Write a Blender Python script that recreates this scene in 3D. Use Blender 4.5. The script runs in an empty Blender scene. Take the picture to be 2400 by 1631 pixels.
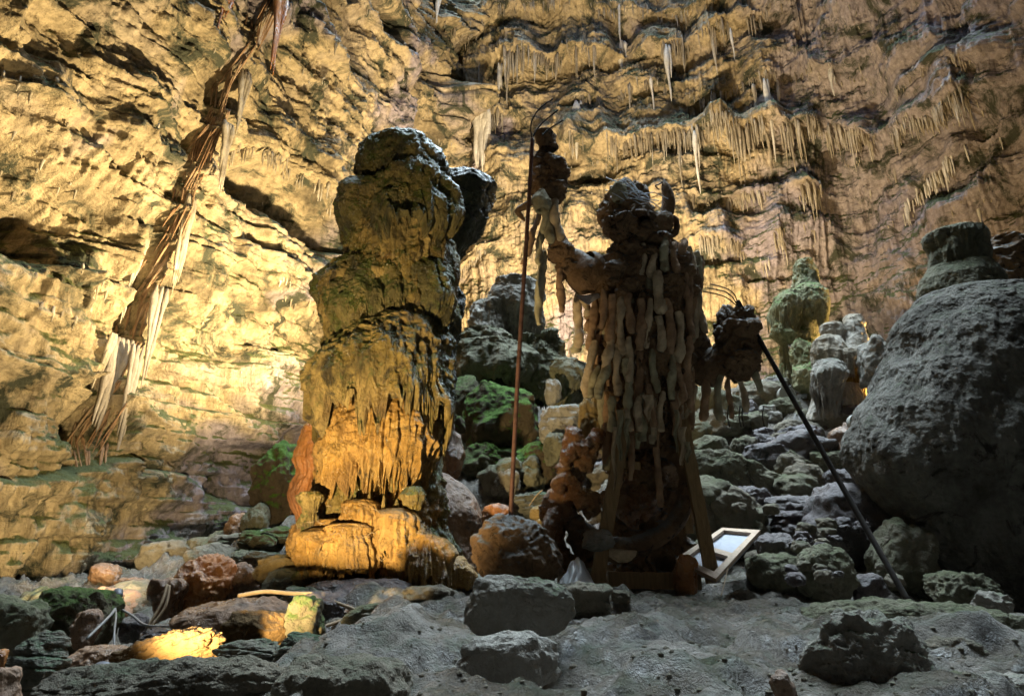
import bpy, bmesh, math, random
import numpy as np
from mathutils import Vector

# ------------------------------------------------------------------ camera, light, world
sc = bpy.context.scene
F, PITCH, CAMZ = 1500.0, math.radians(17.0), 1.6      # focal length in photo pixels (2400 wide)
cam = bpy.data.cameras.new("camera"); cam_o = bpy.data.objects.new("camera", cam)
sc.collection.objects.link(cam_o); sc.camera = cam_o
cam.sensor_width = 36.0; cam.lens = 36.0 * F / 2400.0
cam.clip_start = 0.05; cam.clip_end = 300
cam_o.location = (0, 0, CAMZ); cam_o.rotation_euler = (math.radians(90) + PITCH, 0, 0)

SUN_EL, SUN_ROT = math.radians(77), math.radians(0)
w = bpy.data.worlds.new("World"); sc.world = w; w.use_nodes = True
nt = w.node_tree; nt.nodes.clear()
sky = nt.nodes.new("ShaderNodeTexSky"); sky.sky_type = 'NISHITA'; sky.sun_disc = False
sky.sun_elevation = SUN_EL; sky.sun_rotation = SUN_ROT
bg = nt.nodes.new("ShaderNodeBackground"); bg.inputs[1].default_value = 0.07
wo = nt.nodes.new("ShaderNodeOutputWorld")
nt.links.new(sky.outputs[0], bg.inputs[0]); nt.links.new(bg.outputs[0], wo.inputs[0])
sun = bpy.data.lights.new("sun", 'SUN'); sun.energy = 5.0; sun.angle = math.radians(56)
sun.color = (0.70, 0.88, 1.0)
sun_o = bpy.data.objects.new("sun", sun); sc.collection.objects.link(sun_o)
sun_o.rotation_euler = Vector((0, math.cos(SUN_EL), math.sin(SUN_EL))).to_track_quat('Z', 'Y').to_euler()
sun_o.location = (0, 8, 40)
sc.view_settings.view_transform = 'Standard'; sc.view_settings.look = 'None'
sc.view_settings.gamma = 1.0; sc.view_settings.exposure = 2.3
try:
    sc.cycles.max_bounces = 5; sc.cycles.diffuse_bounces = 3; sc.cycles.glossy_bounces = 2
    sc.cycles.use_denoising = True; sc.cycles.sample_clamp_indirect = 4.0
except Exception: pass

# ------------------------------------------------------------------ helpers
rnd = random.Random(7)
CP, SP = math.cos(PITCH), math.sin(PITCH)
def ray(px, py):
    x = (px - 1200.0) / F; y = (815.5 - py) / F
    return x, CP - y * SP, SP + y * CP
def P(px, py, Y):
    x, dy, dz = ray(px, py); t = Y / dy
    return np.array((x * t, Y, CAMZ + dz * t))

rs = np.random.RandomState(3)
_p = rs.permutation(256); _p = np.concatenate([_p, _p, _p]).astype(np.int32)
_g = rs.normal(size=(256, 3)); _g /= np.linalg.norm(_g, axis=1)[:, None]; _g = _g.astype(np.float32)
def pn(x, y, z=0.0):
    x, y, z = np.broadcast_arrays(np.asarray(x, np.float32), np.asarray(y, np.float32), np.asarray(z, np.float32))
    xi = np.floor(x).astype(np.int32); yi = np.floor(y).astype(np.int32); zi = np.floor(z).astype(np.int32)
    xf = x - xi; yf = y - yi; zf = z - zi
    xi &= 255; yi &= 255; zi &= 255
    u = xf * xf * xf * (xf * (xf * 6 - 15) + 10); v = yf * yf * yf * (yf * (yf * 6 - 15) + 10); w_ = zf * zf * zf * (zf * (zf * 6 - 15) + 10)
    def gr(a, b, c):
        h = _p[_p[_p[(xi + a) & 255] + ((yi + b) & 255)] + ((zi + c) & 255)]
        g = _g[h]
        return g[..., 0] * (xf - a) + g[..., 1] * (yf - b) + g[..., 2] * (zf - c)
    def lp(a, b, t): return a + t * (b - a)
    return 1.6 * lp(lp(lp(gr(0, 0, 0), gr(1, 0, 0), u), lp(gr(0, 1, 0), gr(1, 1, 0), u), v),
                    lp(lp(gr(0, 0, 1), gr(1, 0, 1), u), lp(gr(0, 1, 1), gr(1, 1, 1), u), v), w_)
def fbm(x, y, z=0.0, o=4, g=0.5):
    s = 0; a = 1.0; f = 1.0
    for i in range(o):
        s = s + a * pn(x * f + 13.7 * i, y * f + 5.1 * i, z * f - 7.3 * i); a *= g; f *= 2.03
    return s
def ridge(x, y, z=0.0, o=3):
    s = 0; a = 1.0; f = 1.0
    for i in range(o):
        s = s + a * (1 - 2 * np.abs(pn(x * f + 3.7 * i, y * f + 9.1 * i, z * f))); a *= 0.5; f *= 2.1
    return s
def h1(k, s=0):
    v = np.sin(k * 127.1 + s * 311.7 + 17.3) * 43758.5453
    return v - np.floor(v)
def sstep(a, b, x):
    t = np.clip((x - a) / (b - a), 0, 1); return t * t * (3 - 2 * t)

def mesh_np(name, V, Fq, mat=None, parent=None, smooth=True, loc=None, tri=False):
    V = np.asarray(V, np.float32).reshape(-1, 3)
    if loc is None: loc = (0, 0, 0)
    loc = np.asarray(loc, np.float32)
    me = bpy.data.meshes.new(name)
    Fq = np.asarray(Fq, np.int32); n = Fq.shape[1]
    me.vertices.add(len(V)); me.vertices.foreach_set("co", (V - loc).ravel())
    me.loops.add(Fq.size); me.loops.foreach_set("vertex_index", Fq.ravel())
    me.polygons.add(len(Fq)); me.polygons.foreach_set("loop_start", np.arange(0, Fq.size, n, dtype=np.int32))
    me.polygons.foreach_set("loop_total", np.full(len(Fq), n, np.int32))
    me.polygons.foreach_set("use_smooth", np.full(len(Fq), smooth))
    me.update(calc_edges=True)
    if mat: me.materials.append(mat)
    o = bpy.data.objects.new(name, me); sc.collection.objects.link(o)
    o.location = [float(a) for a in loc]
    if parent is not None:
        o.parent = parent
        pl = parent.location if parent.parent is None else parent.location + parent.parent.location
        o.location = Vector([float(a) for a in loc]) - Vector(pl)
    return o
def empty(name, loc):
    o = bpy.data.objects.new(name, None); sc.collection.objects.link(o)
    o.location = [float(a) for a in loc]; o.empty_display_size = 0.2
    return o
def tag(o, label=None, cat=None, group=None, kind=None):
    if label: o["label"] = label
    if cat: o["category"] = cat
    if group: o["group"] = group
    if kind: o["kind"] = kind
    return o
def gridfaces(nv, nu, wrap=False):
    i = np.arange(nv - 1)[:, None] * nu; j = np.arange(nu if wrap else nu - 1)[None, :]
    j2 = (j + 1) % nu
    return np.stack([i + j, i + j2, i + nu + j2, i + nu + j], -1).reshape(-1, 4)
class MB:                       # collects pieces into one mesh
    def __init__(s): s.V = []; s.F = []; s.n = 0
    def add(s, V, Fq):
        V = np.asarray(V, np.float32).reshape(-1, 3); s.V.append(V); s.F.append(np.asarray(Fq) + s.n); s.n += len(V)
    def build(s, name, mat, parent=None, loc=None, smooth=True):
        return mesh_np(name, np.concatenate(s.V), np.concatenate(s.F), mat, parent, smooth, loc)
def tube(pts, rad, n=8, lump=0.0, seed=0, cap=True, sub=1, flat=1.0):
    """polyline -> tube (quads); rad: number or list"""
    pts = np.asarray(pts, float); m = len(pts)
    rad = np.full(m, rad, float) if np.isscalar(rad) else np.asarray(rad, float)
    if sub > 1:
        t = np.linspace(0, m - 1, (m - 1) * sub + 1); tt = np.arange(m)
        # catmull-rom
        def cr(a):
            i = np.clip(np.floor(t).astype(int), 0, m - 2); f = t - i
            a0 = a[np.clip(i - 1, 0, m - 1)]; a1 = a[i]; a2 = a[i + 1]; a3 = a[np.clip(i + 2, 0, m - 1)]
            f = f if a.ndim == 1 else f[:, None]
            return 0.5 * (2 * a1 + (a2 - a0) * f + (2 * a0 - 5 * a1 + 4 * a2 - a3) * f * f + (-a0 + 3 * a1 - 3 * a2 + a3) * f ** 3)
        rad = np.maximum(cr(rad), 1e-4); pts = cr(pts); m = len(pts)
    T = np.gradient(pts, axis=0); T /= np.linalg.norm(T, axis=1)[:, None] + 1e-9
    up = np.array((0, 1, 0.01)) if abs(T[0][1]) < 0.9 else np.array((0, 0, 1.0))
    A = np.cross(T, up); A /= np.linalg.norm(A, axis=1)[:, None] + 1e-9; B = np.cross(T, A)
    th = np.linspace(0, 2 * math.pi, n, endpoint=False)
    R = rad[:, None] * np.ones(n)[None]
    if lump:
        base = pts[:, None, :] + 0.05 * (np.cos(th)[None, :, None] * A[:, None] + np.sin(th)[None, :, None] * B[:, None])
        q = base * (0.45 / max(rad.max(), 1e-3)); R = R * (1 + lump * fbm(q[..., 0] + seed, q[..., 1], q[..., 2], 2 if lump < 0.25 else 4, 0.6))
    V = pts[:, None] + (R * np.cos(th))[..., None] * A[:, None] + (R * np.sin(th) * flat)[..., None] * B[:, None]
    if cap:
        V = np.concatenate([np.repeat(pts[:1][:, None], n, 1) + (V[:1] - pts[:1][:, None]) * 0.02 - T[0] * rad[0] * 0.25, V,
                            np.repeat(pts[-1:][:, None], n, 1) + (V[-1:] - pts[-1:][:, None]) * 0.02 + T[-1] * rad[-1] * 0.25])
        m += 2
    return V.reshape(-1, 3), gridfaces(m, n, True)
def box8(c):        # 8 corners: bottom 4, top 4
    return np.array(c), np.array([(0, 3, 2, 1), (4, 5, 6, 7), (0, 1, 5, 4), (1, 2, 6, 5), (2, 3, 7, 6), (3, 0, 4, 7)])
def beam(a, b, w_, d, up=(0, 1, 0)):
    a = np.array(a, float); b = np.array(b, float); t = (b - a) / np.linalg.norm(b - a)
    s = np.cross(t, up); s /= np.linalg.norm(s); u = np.cross(s, t)
    n = 14; V = []
    for k in range(n):
        c = a + (b - a) * k / (n - 1); jit = 1 + 0.05 * math.sin(k * 2.3)
        V += [c - s * w_ / 2 * jit - u * d / 2, c + s * w_ / 2 - u * d / 2, c + s * w_ / 2 * jit + u * d / 2, c - s * w_ / 2 + u * d / 2]
    Fq = list(map(tuple, gridfaces(n, 4, True))) + [(3, 2, 1, 0), (4 * n - 4, 4 * n - 3, 4 * n - 2, 4 * n - 1)]
    return np.array(V), np.array(Fq)

# ------------------------------------------------------------------ materials
def new_mat(name):
    m = bpy.data.materials.new(name); m.use_nodes = True; m.node_tree.nodes.clear(); return m, m.node_tree
class NT:
    def __init__(s, t): s.t = t
    def n(s, k, **kw):
        q = s.t.nodes.new(k)
        for a, b in kw.items():
            if a.startswith("i_"): q.inputs[int(a[2:])].default_value = b
            else: setattr(q, a, b)
        return q
    def l(s, a, b): s.t.links.new(a, b)
    def noise(s, co, scale, detail=5, rough=0.6, dist=0.0):
        q = s.n("ShaderNodeTexNoise"); q.inputs["Scale"].default_value = scale; q.inputs["Detail"].default_value = detail
        q.inputs["Roughness"].default_value = rough; q.inputs["Distortion"].default_value = dist; s.l(co, q.inputs["Vector"]); return q.outputs[0]
    def ramp(s, f, stops):
        q = s.n("ShaderNodeValToRGB"); e = q.color_ramp.elements
        while len(e) > 1: e.remove(e[-1])
        for i, (p_, c) in enumerate(stops):
            x = e[0] if i == 0 else e.new(p_)
            x.position = p_; x.color = (*c, 1) if len(c) == 3 else c
        s.l(f, q.inputs[0]); return q.outputs[0]
    def mix(s, f, a, b, mode='MIX'):
        q = s.n("ShaderNodeMix"); q.data_type = 'RGBA'; q.blend_type = mode
        for v, i in ((f, 0), (a, 6), (b, 7)):
            if hasattr(v, "is_output") or hasattr(v, "links"): s.l(v, q.inputs[i])
            else: q.inputs[i].default_value = v if i == 0 else (*v, 1)
        return q.outputs[2]
    def math(s, op, a, b=0.0, clamp=False):
        q = s.n("ShaderNodeMath"); q.operation = op; q.use_clamp = clamp
        for v, i in ((a, 0), (b, 1)):
            if hasattr(v, "links"): s.l(v, q.inputs[i])
            else: q.inputs[i].default_value = v
        return q.outputs[0]
    def mapping(s, co, sc_):
        q = s.n("ShaderNodeMapping"); q.inputs[3].default_value = sc_; s.l(co, q.inputs[0]); return q.outputs[0]

def rock_mat(name, cols, *a, mauve=False, **k): return _rock_mat(name, cols, *a, mauve=mauve, **k)
def _rock_mat(name, cols, scale=1.0, dark=(0.03, 0.03, 0.025), dark_amt=0.5, moss=None, moss_lo=0.55, moss_hi=0.75, wet=0.0,
             bump=0.6, fine=28.0, streak=0.0, rough=0.85, strata=0.0, alt=None, alt_amt=0.5, dust=None, bscale=1.0, mauve=False):
    m, t = new_mat(name); N = NT(t)
    geo = N.n("ShaderNodeNewGeometry"); co = geo.outputs["Position"]
    base = N.noise(co, 0.9 * scale, 6, 0.62, 0.3)
    k = len(cols); col = N.ramp(base, [(0.32 + 0.36 * i / max(k - 1, 1), c) for i, c in enumerate(cols)])
    if alt:
        a = N.noise(co, 0.33 * scale, 4, 0.6, 0.6); am = N.ramp(a, [(0.62 - 0.2 * alt_amt, (0, 0, 0)), (0.70 - 0.2 * alt_amt, (1, 1, 1))])
        col = N.mix(am, col, alt)
    if mauve:
        sx = N.n('ShaderNodeSeparateXYZ'); N.l(co, sx.inputs[0]); mx = N.math('ADD', sx.outputs[0], N.math('MULTIPLY', N.math('SUBTRACT', base, 0.5), 9.0))
        mr = N.n('ShaderNodeMapRange'); N.l(mx, mr.inputs[0]); mr.inputs[1].default_value = 7.6; mr.inputs[2].default_value = 10.2; mr.inputs[3].default_value = 0.0; mr.inputs[4].default_value = 0.75
        col = N.mix(mr.outputs[0], col, (0.26, 0.235, 0.275))
    if streak:
        sv = N.mapping(co, (7.0, 7.0, 0.5)); sn = N.noise(sv, 1.0, 4, 0.65)
        sm = N.ramp(sn, [(0.35, (0.55, 0.52, 0.48)), (0.6, (1.15, 1.12, 1.08))]); col = N.mix(streak, col, sm, 'MULTIPLY')
    med = N.noise(co, 7.0 * scale, 8, 0.78, 0.2)
    col = N.mix(0.75, col, N.ramp(med, [(0.3, (0.6, 0.58, 0.55)), (0.68, (1.2, 1.2, 1.2))]), 'MULTIPLY')
    dn = N.noise(co, 1.7 * scale, 7, 0.72, 0.8)
    dm = N.ramp(dn, [(0.30 + 0.14 * dark_amt, (1, 1, 1)), (0.40 + 0.14 * dark_amt, (0, 0, 0))])
    col = N.mix(dm, col, dark)
    sepn = N.n("ShaderNodeSeparateXYZ"); N.l(geo.outputs["Normal"], sepn.inputs[0]); nz = sepn.outputs[2]
    if dust:
        dz = N.math('ADD', nz, N.math('MULTIPLY', N.math('SUBTRACT', med, 0.5), 1.2))
        col = N.mix(N.ramp(dz, [(0.35, (0, 0, 0)), (0.8, (1, 1, 1))]), col, dust)
    if moss:
        mn = N.noise(co, 2.2 * scale, 6, 0.7, 0.3); mz = N.math('ADD', N.math('MULTIPLY', nz, 0.35), mn)
        mf = N.ramp(mz, [(moss_lo, (0, 0, 0)), (moss_hi, (1, 1, 1))])
        mc = N.ramp(N.noise(co, 40, 3, 0.7), [(0.3, tuple(c * 0.45 for c in moss)), (0.7, moss)])
        col = N.mix(mf, col, mc)
    bs = N.n("ShaderNodeBsdfPrincipled"); N.l(col, bs.inputs["Base Color"])
    if wet:
        wn = N.noise(co, 1.3 * scale, 4, 0.6)
        rr = N.ramp(wn, [(0.55 - 0.3 * wet, (0.16,) * 3), (0.72 - 0.25 * wet, (rough,) * 3)]); N.l(rr, bs.inputs["Roughness"])
    else: bs.inputs["Roughness"].default_value = rough
    bs.inputs["Specular IOR Level"].default_value = 0.5 if wet else 0.25
    f1 = N.noise(co, fine * 0.3 * bscale, 6, 0.7, 0.2); f2 = N.noise(co, fine * 2.2 * bscale, 4, 0.75)
    h = N.math('ADD', N.math('MULTIPLY', f1, 1.0), N.math('MULTIPLY', f2, 0.22))
    if strata:
        st = N.noise(N.mapping(co, (1.5, 1.5, 14.0)), 1.0, 5, 0.65, 0.4); h = N.math('ADD', h, N.math('MULTIPLY', st, strata))
    if streak:
        h = N.math('ADD', h, N.math('MULTIPLY', N.noise(N.mapping(co, (22, 22, 1.6)), 1.0, 3, 0.6), streak * 0.6))
    b = N.n("ShaderNodeBump"); b.inputs["Strength"].default_value = bump; b.inputs["Distance"].default_value = 0.08 / bscale ** 0.5
    N.l(h, b.inputs["Height"]); N.l(b.outputs[0], bs.inputs["Normal"])
    o = N.n("ShaderNodeOutputMaterial"); N.l(bs.outputs[0], o.inputs[0])
    return m
def plain_mat(name, col, rough=0.7, metal=0.0, var=0.25, nscale=8, bump=0.2, stretch=(1, 1, 1)):
    m, t = new_mat(name); N = NT(t); tc = N.n("ShaderNodeTexCoord")
    n_ = N.noise(N.mapping(tc.outputs["Object"], stretch), nscale, 5, 0.65)
    c = N.ramp(n_, [(0.3, tuple(x * (1 - var) for x in col)), (0.7, tuple(min(1, x * (1 + var)) for x in col))])
    bs = N.n("ShaderNodeBsdfPrincipled"); N.l(c, bs.inputs["Base Color"]); bs.inputs["Roughness"].default_value = rough
    bs.inputs["Metallic"].default_value = metal
    b = N.n("ShaderNodeBump"); b.inputs["Strength"].default_value = bump; b.inputs["Distance"].default_value = 0.01; N.l(n_, b.inputs["Height"]); N.l(b.outputs[0], bs.inputs["Normal"])
    o = N.n("ShaderNodeOutputMaterial"); N.l(bs.outputs[0], o.inputs[0]); return m

M = {}
M['wall'] = rock_mat("cave_wall_limestone", [(0.11, 0.09, 0.06), (0.26, 0.21, 0.135), (0.38, 0.31, 0.20), (0.29, 0.24, 0.18), (0.42, 0.36, 0.27)], 0.55, dark=(0.04, 0.042, 0.028),
                     dark_amt=0.72, moss=(0.10, 0.115, 0.045), moss_lo=0.60, moss_hi=0.74, bump=1.0, fine=9, streak=0.7, strata=0.6, alt=(0.25, 0.22, 0.26), alt_amt=0.45, bscale=1.0, mauve=True)
M['rib'] = rock_mat("brown_calcite_ribs", [(0.16, 0.09, 0.05), (0.28, 0.18, 0.11), (0.34, 0.27, 0.2)], 1.2, dark=(0.06, 0.045, 0.03), dark_amt=0.2, bump=0.5, fine=20, streak=0.7)
M['amber'] = rock_mat("amber_rock", [(0.06, 0.033, 0.010), (0.10, 0.058, 0.02), (0.08, 0.048, 0.022)], 1.8, dark=(0.07, 0.05, 0.03), dark_amt=0.1, bump=0.7, fine=26)
M['stal'] = rock_mat("stalactite_calcite", [(0.20, 0.165, 0.12), (0.33, 0.29, 0.23), (0.42, 0.40, 0.37)], 1.2, dark=(0.08, 0.07, 0.04), dark_amt=0.1, bump=0.5, fine=20, streak=0.6)
M['white_stal'] = rock_mat("white_calcite", [(0.50, 0.48, 0.45), (0.62, 0.60, 0.57)], 1.2, dark_amt=-0.3, bump=0.5, fine=20, streak=0.7)
M['grey_stal'] = rock_mat("grey_calcite", [(0.22, 0.20, 0.18), (0.34, 0.31, 0.29)], 1.2, dark_amt=-0.3, bump=0.5, fine=20, streak=0.8)
M['column'] = rock_mat("ochre_flowstone", [(0.07, 0.055, 0.02), (0.19, 0.14, 0.045), (0.30, 0.22, 0.085), (0.15, 0.09, 0.035)], 1.6, dark=(0.04, 0.03, 0.014), dark_amt=0.45,
                       moss=(0.10, 0.12, 0.03), moss_lo=0.50, moss_hi=0.72, bump=1.0, fine=26, streak=0.9, wet=0.4, rough=0.7)
M['gold'] = rock_mat("golden_flowstone", [(0.16, 0.085, 0.03), (0.36, 0.21, 0.06), (0.42, 0.28, 0.10)], 1.8, dark=(0.05, 0.035, 0.015), dark_amt=0.25, bump=0.9, fine=26, streak=0.8, wet=0.3, rough=0.7)
M['mosscol'] = rock_mat("mossy_flowstone", [(0.05, 0.045, 0.018), (0.13, 0.11, 0.04), (0.22, 0.17, 0.075)], 1.6, dark=(0.03, 0.027, 0.014), dark_amt=0.6,
                       moss=(0.095, 0.125, 0.025), moss_lo=0.44, moss_hi=0.66, bump=1.0, fine=26, streak=0.9, wet=0.4, rough=0.7)
M['boulder'] = rock_mat("speckled_flowstone_boulder", [(0.10, 0.092, 0.078), (0.18, 0.17, 0.15), (0.25, 0.24, 0.215)], 2.2, dark=(0.045, 0.037, 0.03), dark_amt=0.35, moss=(0.085, 0.10, 0.055), moss_lo=0.70, moss_hi=0.95, bump=1.0, fine=40, streak=0.5, rough=0.95)
M['darkstone'] = rock_mat("blackened_green_rock", [(0.03, 0.03, 0.02), (0.07, 0.065, 0.045)], 2.2, dark=(0.015, 0.015, 0.01), dark_amt=0.2, moss=(0.06, 0.08, 0.03), moss_lo=0.7, moss_hi=0.95, bump=1.0, fine=30, wet=0.3, rough=0.8)
M['pinn'] = rock_mat("pale_green_stalagmite", [(0.20, 0.20, 0.11), (0.33, 0.32, 0.19), (0.36, 0.34, 0.24)], 1.8, dark=(0.06, 0.07, 0.03), dark_amt=0.2, moss=(0.12, 0.19, 0.05), moss_lo=0.6, moss_hi=0.8, bump=0.8, fine=26, streak=0.7)
M['orange'] = rock_mat("orange_flowstone", [(0.20, 0.08, 0.03), (0.33, 0.14, 0.045), (0.30, 0.16, 0.06)], 1.6, dark=(0.06, 0.03, 0.015), dark_amt=0.1, bump=0.6, fine=22, streak=0.7, wet=0.4, rough=0.7)
M['grey'] = rock_mat("grey_brown_rock", [(0.15, 0.13, 0.10), (0.23, 0.20, 0.15), (0.29, 0.255, 0.20)], 1.5, dark=(0.05, 0.04, 0.03), dark_amt=0.1, moss=(0.11, 0.13, 0.08), moss_lo=0.74, moss_hi=1.02, bump=1.0, fine=40, rough=0.9)
M['brown'] = rock_mat("brown_mud_rock", [(0.14, 0.075, 0.04), (0.22, 0.125, 0.07), (0.20, 0.14, 0.10)], 1.7, dark=(0.05, 0.03, 0.02), dark_amt=0.1, bump=0.6, fine=26, wet=0.45, rough=0.7)
M['wet'] = rock_mat("wet_dark_rock", [(0.06, 0.05, 0.05), (0.11, 0.09, 0.09), (0.15, 0.13, 0.12)], 2.0, dark=(0.02, 0.02, 0.02), dark_amt=0.2, bump=0.9, fine=26, wet=0.7, rough=0.6)
M['moss'] = rock_mat("mossy_rock", [(0.08, 0.07, 0.045), (0.13, 0.11, 0.07)], 2.0, dark=(0.03, 0.028, 0.018), dark_amt=0.2, moss=(0.075, 0.125, 0.028), moss_lo=0.56, moss_hi=0.82, bump=0.9, fine=40, rough=0.95)
M['brightmoss'] = rock_mat("vivid_moss_rock", [(0.07, 0.055, 0.035), (0.12, 0.09, 0.06)], 2.0, dark=(0.03, 0.025, 0.018), dark_amt=0.2, moss=(0.10, 0.20, 0.03), moss_lo=0.52, moss_hi=0.68, bump=1.0, fine=50, rough=0.95)
M['greenrock'] = rock_mat("green_tinged_rock", [(0.10, 0.10, 0.07), (0.17, 0.16, 0.11), (0.20, 0.18, 0.14)], 1.8, dark=(0.04, 0.035, 0.025), dark_amt=0.2, moss=(0.105, 0.12, 0.06), moss_lo=0.62, moss_hi=0.92, bump=0.8, fine=32, rough=0.9)
M['strata'] = rock_mat("layered_rock", [(0.10, 0.10, 0.08), (0.18, 0.165, 0.13)], 1.8, dark=(0.03, 0.03, 0.025), dark_amt=0.2, moss=(0.07, 0.11, 0.06), moss_lo=0.68, moss_hi=0.9, bump=0.9, fine=24, strata=1.6, rough=0.9)
M['pale'] = rock_mat("pale_speckled_rock", [(0.19, 0.17, 0.145), (0.29, 0.27, 0.235), (0.36, 0.335, 0.30)], 1.4, dark=(0.07, 0.055, 0.045), dark_amt=0.0, moss=(0.10, 0.125, 0.07), moss_lo=0.74, moss_hi=0.95, bump=0.8, fine=34, rough=0.95)
M['yellowrock'] = rock_mat("yellow_flowstone", [(0.20, 0.14, 0.06), (0.30, 0.22, 0.10)], 1.8, dark_amt=0.1, moss=(0.11, 0.12, 0.04), moss_lo=0.8, moss_hi=1.0, bump=0.6, fine=24, streak=0.5)
M['floor'] = rock_mat("cave_floor_rock", [(0.10, 0.088, 0.072), (0.20, 0.175, 0.145), (0.29, 0.26, 0.225)], 1.9, dark=(0.05, 0.042, 0.035), dark_amt=0.3, moss=(0.11, 0.13, 0.085), moss_lo=0.76, moss_hi=1.05, bump=1.0, fine=46, wet=0.3, rough=0.9)
M['papier'] = rock_mat("brown_papier_mache", [(0.12, 0.075, 0.045), (0.24, 0.145, 0.08), (0.32, 0.20, 0.11)], 4.0, dark=(0.02, 0.014, 0.01), dark_amt=0.3, bump=0.9, fine=45, rough=0.8, dust=(0.20, 0.20, 0.19))
M['coral'] = rock_mat("rusty_coral_crust", [(0.12, 0.055, 0.025), (0.24, 0.115, 0.05), (0.27, 0.17, 0.09)], 4.0, dark=(0.035, 0.02, 0.012), dark_amt=0.3, bump=0.9, fine=40, rough=0.7, wet=0.2)
M['cloth1'] = plain_mat("brown_stuffed_cloth", (0.33, 0.20, 0.115), 0.95, 0, 0.45, 9, 0.6)
M['cloth2'] = plain_mat("dusty_beige_cloth", (0.46, 0.35, 0.23), 0.95, 0, 0.35, 9, 0.6)
M['cloth3'] = plain_mat("olive_grey_cloth", (0.32, 0.28, 0.18), 0.95, 0, 0.4, 9, 0.6)
M['rust'] = plain_mat("rusty_pole", (0.13, 0.065, 0.05), 0.6, 0.3, 0.5, 14, 0.5)
M['darkpole'] = plain_mat("dark_pole", (0.025, 0.018, 0.014), 0.7, 0.0, 0.4, 12, 0.3)
M['wood'] = plain_mat("weathered_batten", (0.26, 0.165, 0.075), 0.8, 0, 0.3, 6, 0.5, (9, 9, 1))
M['palewood'] = plain_mat("planed_timber", (0.40, 0.29, 0.20), 0.7, 0, 0.2, 6, 0.4, (4, 4, 4))
M['panel'] = plain_mat("grey_blue_sheet", (0.27, 0.285, 0.33), 0.6, 0, 0.12, 12, 0.15)
M['plastic'] = plain_mat("crumpled_plastic", (0.55, 0.55, 0.56), 0.35, 0, 0.2, 12, 0.3)
M['web'] = plain_mat("cobweb", (0.6, 0.62, 0.66), 0.6, 0, 0.3, 40, 0.3)
M['cable'] = plain_mat("grey_cable", (0.20, 0.19, 0.18), 0.5, 0, 0.2, 8, 0.2)
M['stick'] = plain_mat("pale_stick", (0.24, 0.17, 0.10), 0.8, 0, 0.3, 10, 0.4)
M['steel'] = plain_mat("floodlight_housing", (0.10, 0.10, 0.11), 0.6, 0.5, 0.15, 10, 0.1)
M['black'] = plain_mat("black_rubber", (0.02, 0.02, 0.022), 0.6, 0, 0.2, 10, 0.1)
M['disc'] = plain_mat("pale_disc_glass", (0.30, 0.30, 0.27), 0.6, 0, 0.1, 10, 0.1)
def emit(name, col, st):
    m, t = new_mat(name); N = NT(t); e = N.n("ShaderNodeEmission"); e.inputs[0].default_value = (*col, 1); e.inputs[1].default_value = st
    o = N.n("ShaderNodeOutputMaterial"); N.l(e.outputs[0], o.inputs[0]); return m
M['lens'] = emit("lit_floodlight_lens", (1.0, 0.75, 0.42), 6.0)

# ------------------------------------------------------------------ cave wall
pts = np.array([(1, -9), (-9, -8), (-13.0, -4), (-2.22, 21.9), (10.5, 18.7), (13.6, 15.4), (16, 9), (15, -3), (9, -9), (1, -9)], float)
seg = np.linalg.norm(np.diff(pts, axis=0), axis=1); cum = np.concatenate([[0], np.cumsum(seg)])
SV0 = cum[2] + 9.5; SV1 = cum[5] + 3.5
def spts():
    a = np.arange(0, SV0, 0.25); b = np.arange(SV0, cum[3], 0.024); c = np.arange(cum[3], SV1, 0.027); d = np.arange(SV1, cum[-1] + 0.2, 0.25)
    return np.concatenate([a, b, c, np.minimum(d, cum[-1])])
S_fine = np.linspace(0, cum[-1], 2400)
def path_raw(s): return np.stack([np.interp(s, cum, pts[:, 0]), np.interp(s, cum, pts[:, 1])], -1)
_pr = path_raw(S_fine); ds = S_fine[1] - S_fine[0]; kr = int(0.9 / ds); ker = np.hanning(2 * kr + 1); ker /= ker.sum()
_ps = np.stack([np.convolve(np.pad(_pr[:, i], kr, mode='edge'), ker, 'valid') for i in (0, 1)], -1)
_tn = np.gradient(_ps, axis=0); _tn /= np.linalg.norm(_tn, axis=1)[:, None] + 1e-9
_nm = np.stack([_tn[:, 1], -_tn[:, 0]], -1)
if np.dot(_nm[1200], np.array([1, 8]) - _ps[1200]) < 0: _nm = -_nm
def path(s): return np.stack([np.interp(s, S_fine, _ps[:, 0]), np.interp(s, S_fine, _ps[:, 1])], -1)
def pnorm(s):
    n_ = np.stack([np.interp(s, S_fine, _nm[:, 0]), np.interp(s, S_fine, _nm[:, 1])], -1); return n_ / np.linalg.norm(n_, axis=-1)[..., None]
def wall_hit(px, py, off=0.0):
    x, dy, dz = ray(px, py); az = math.atan2(x, dy)
    q = _ps + _nm * off; a = np.arctan2(q[:, 0], q[:, 1]); ok = (q[:, 1] > 3)
    i = np.argmin(np.where(ok, np.abs(a - az), 9)); r = math.hypot(*q[i]); t = r / math.hypot(x, dy)
    return S_fine[i], CAMZ + dz * t
def line_sz(poly): 
    a = np.array([wall_hit(*p) for p in poly]); i = np.argsort(a[:, 0]); return a[i, 0], a[i, 1]
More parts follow.
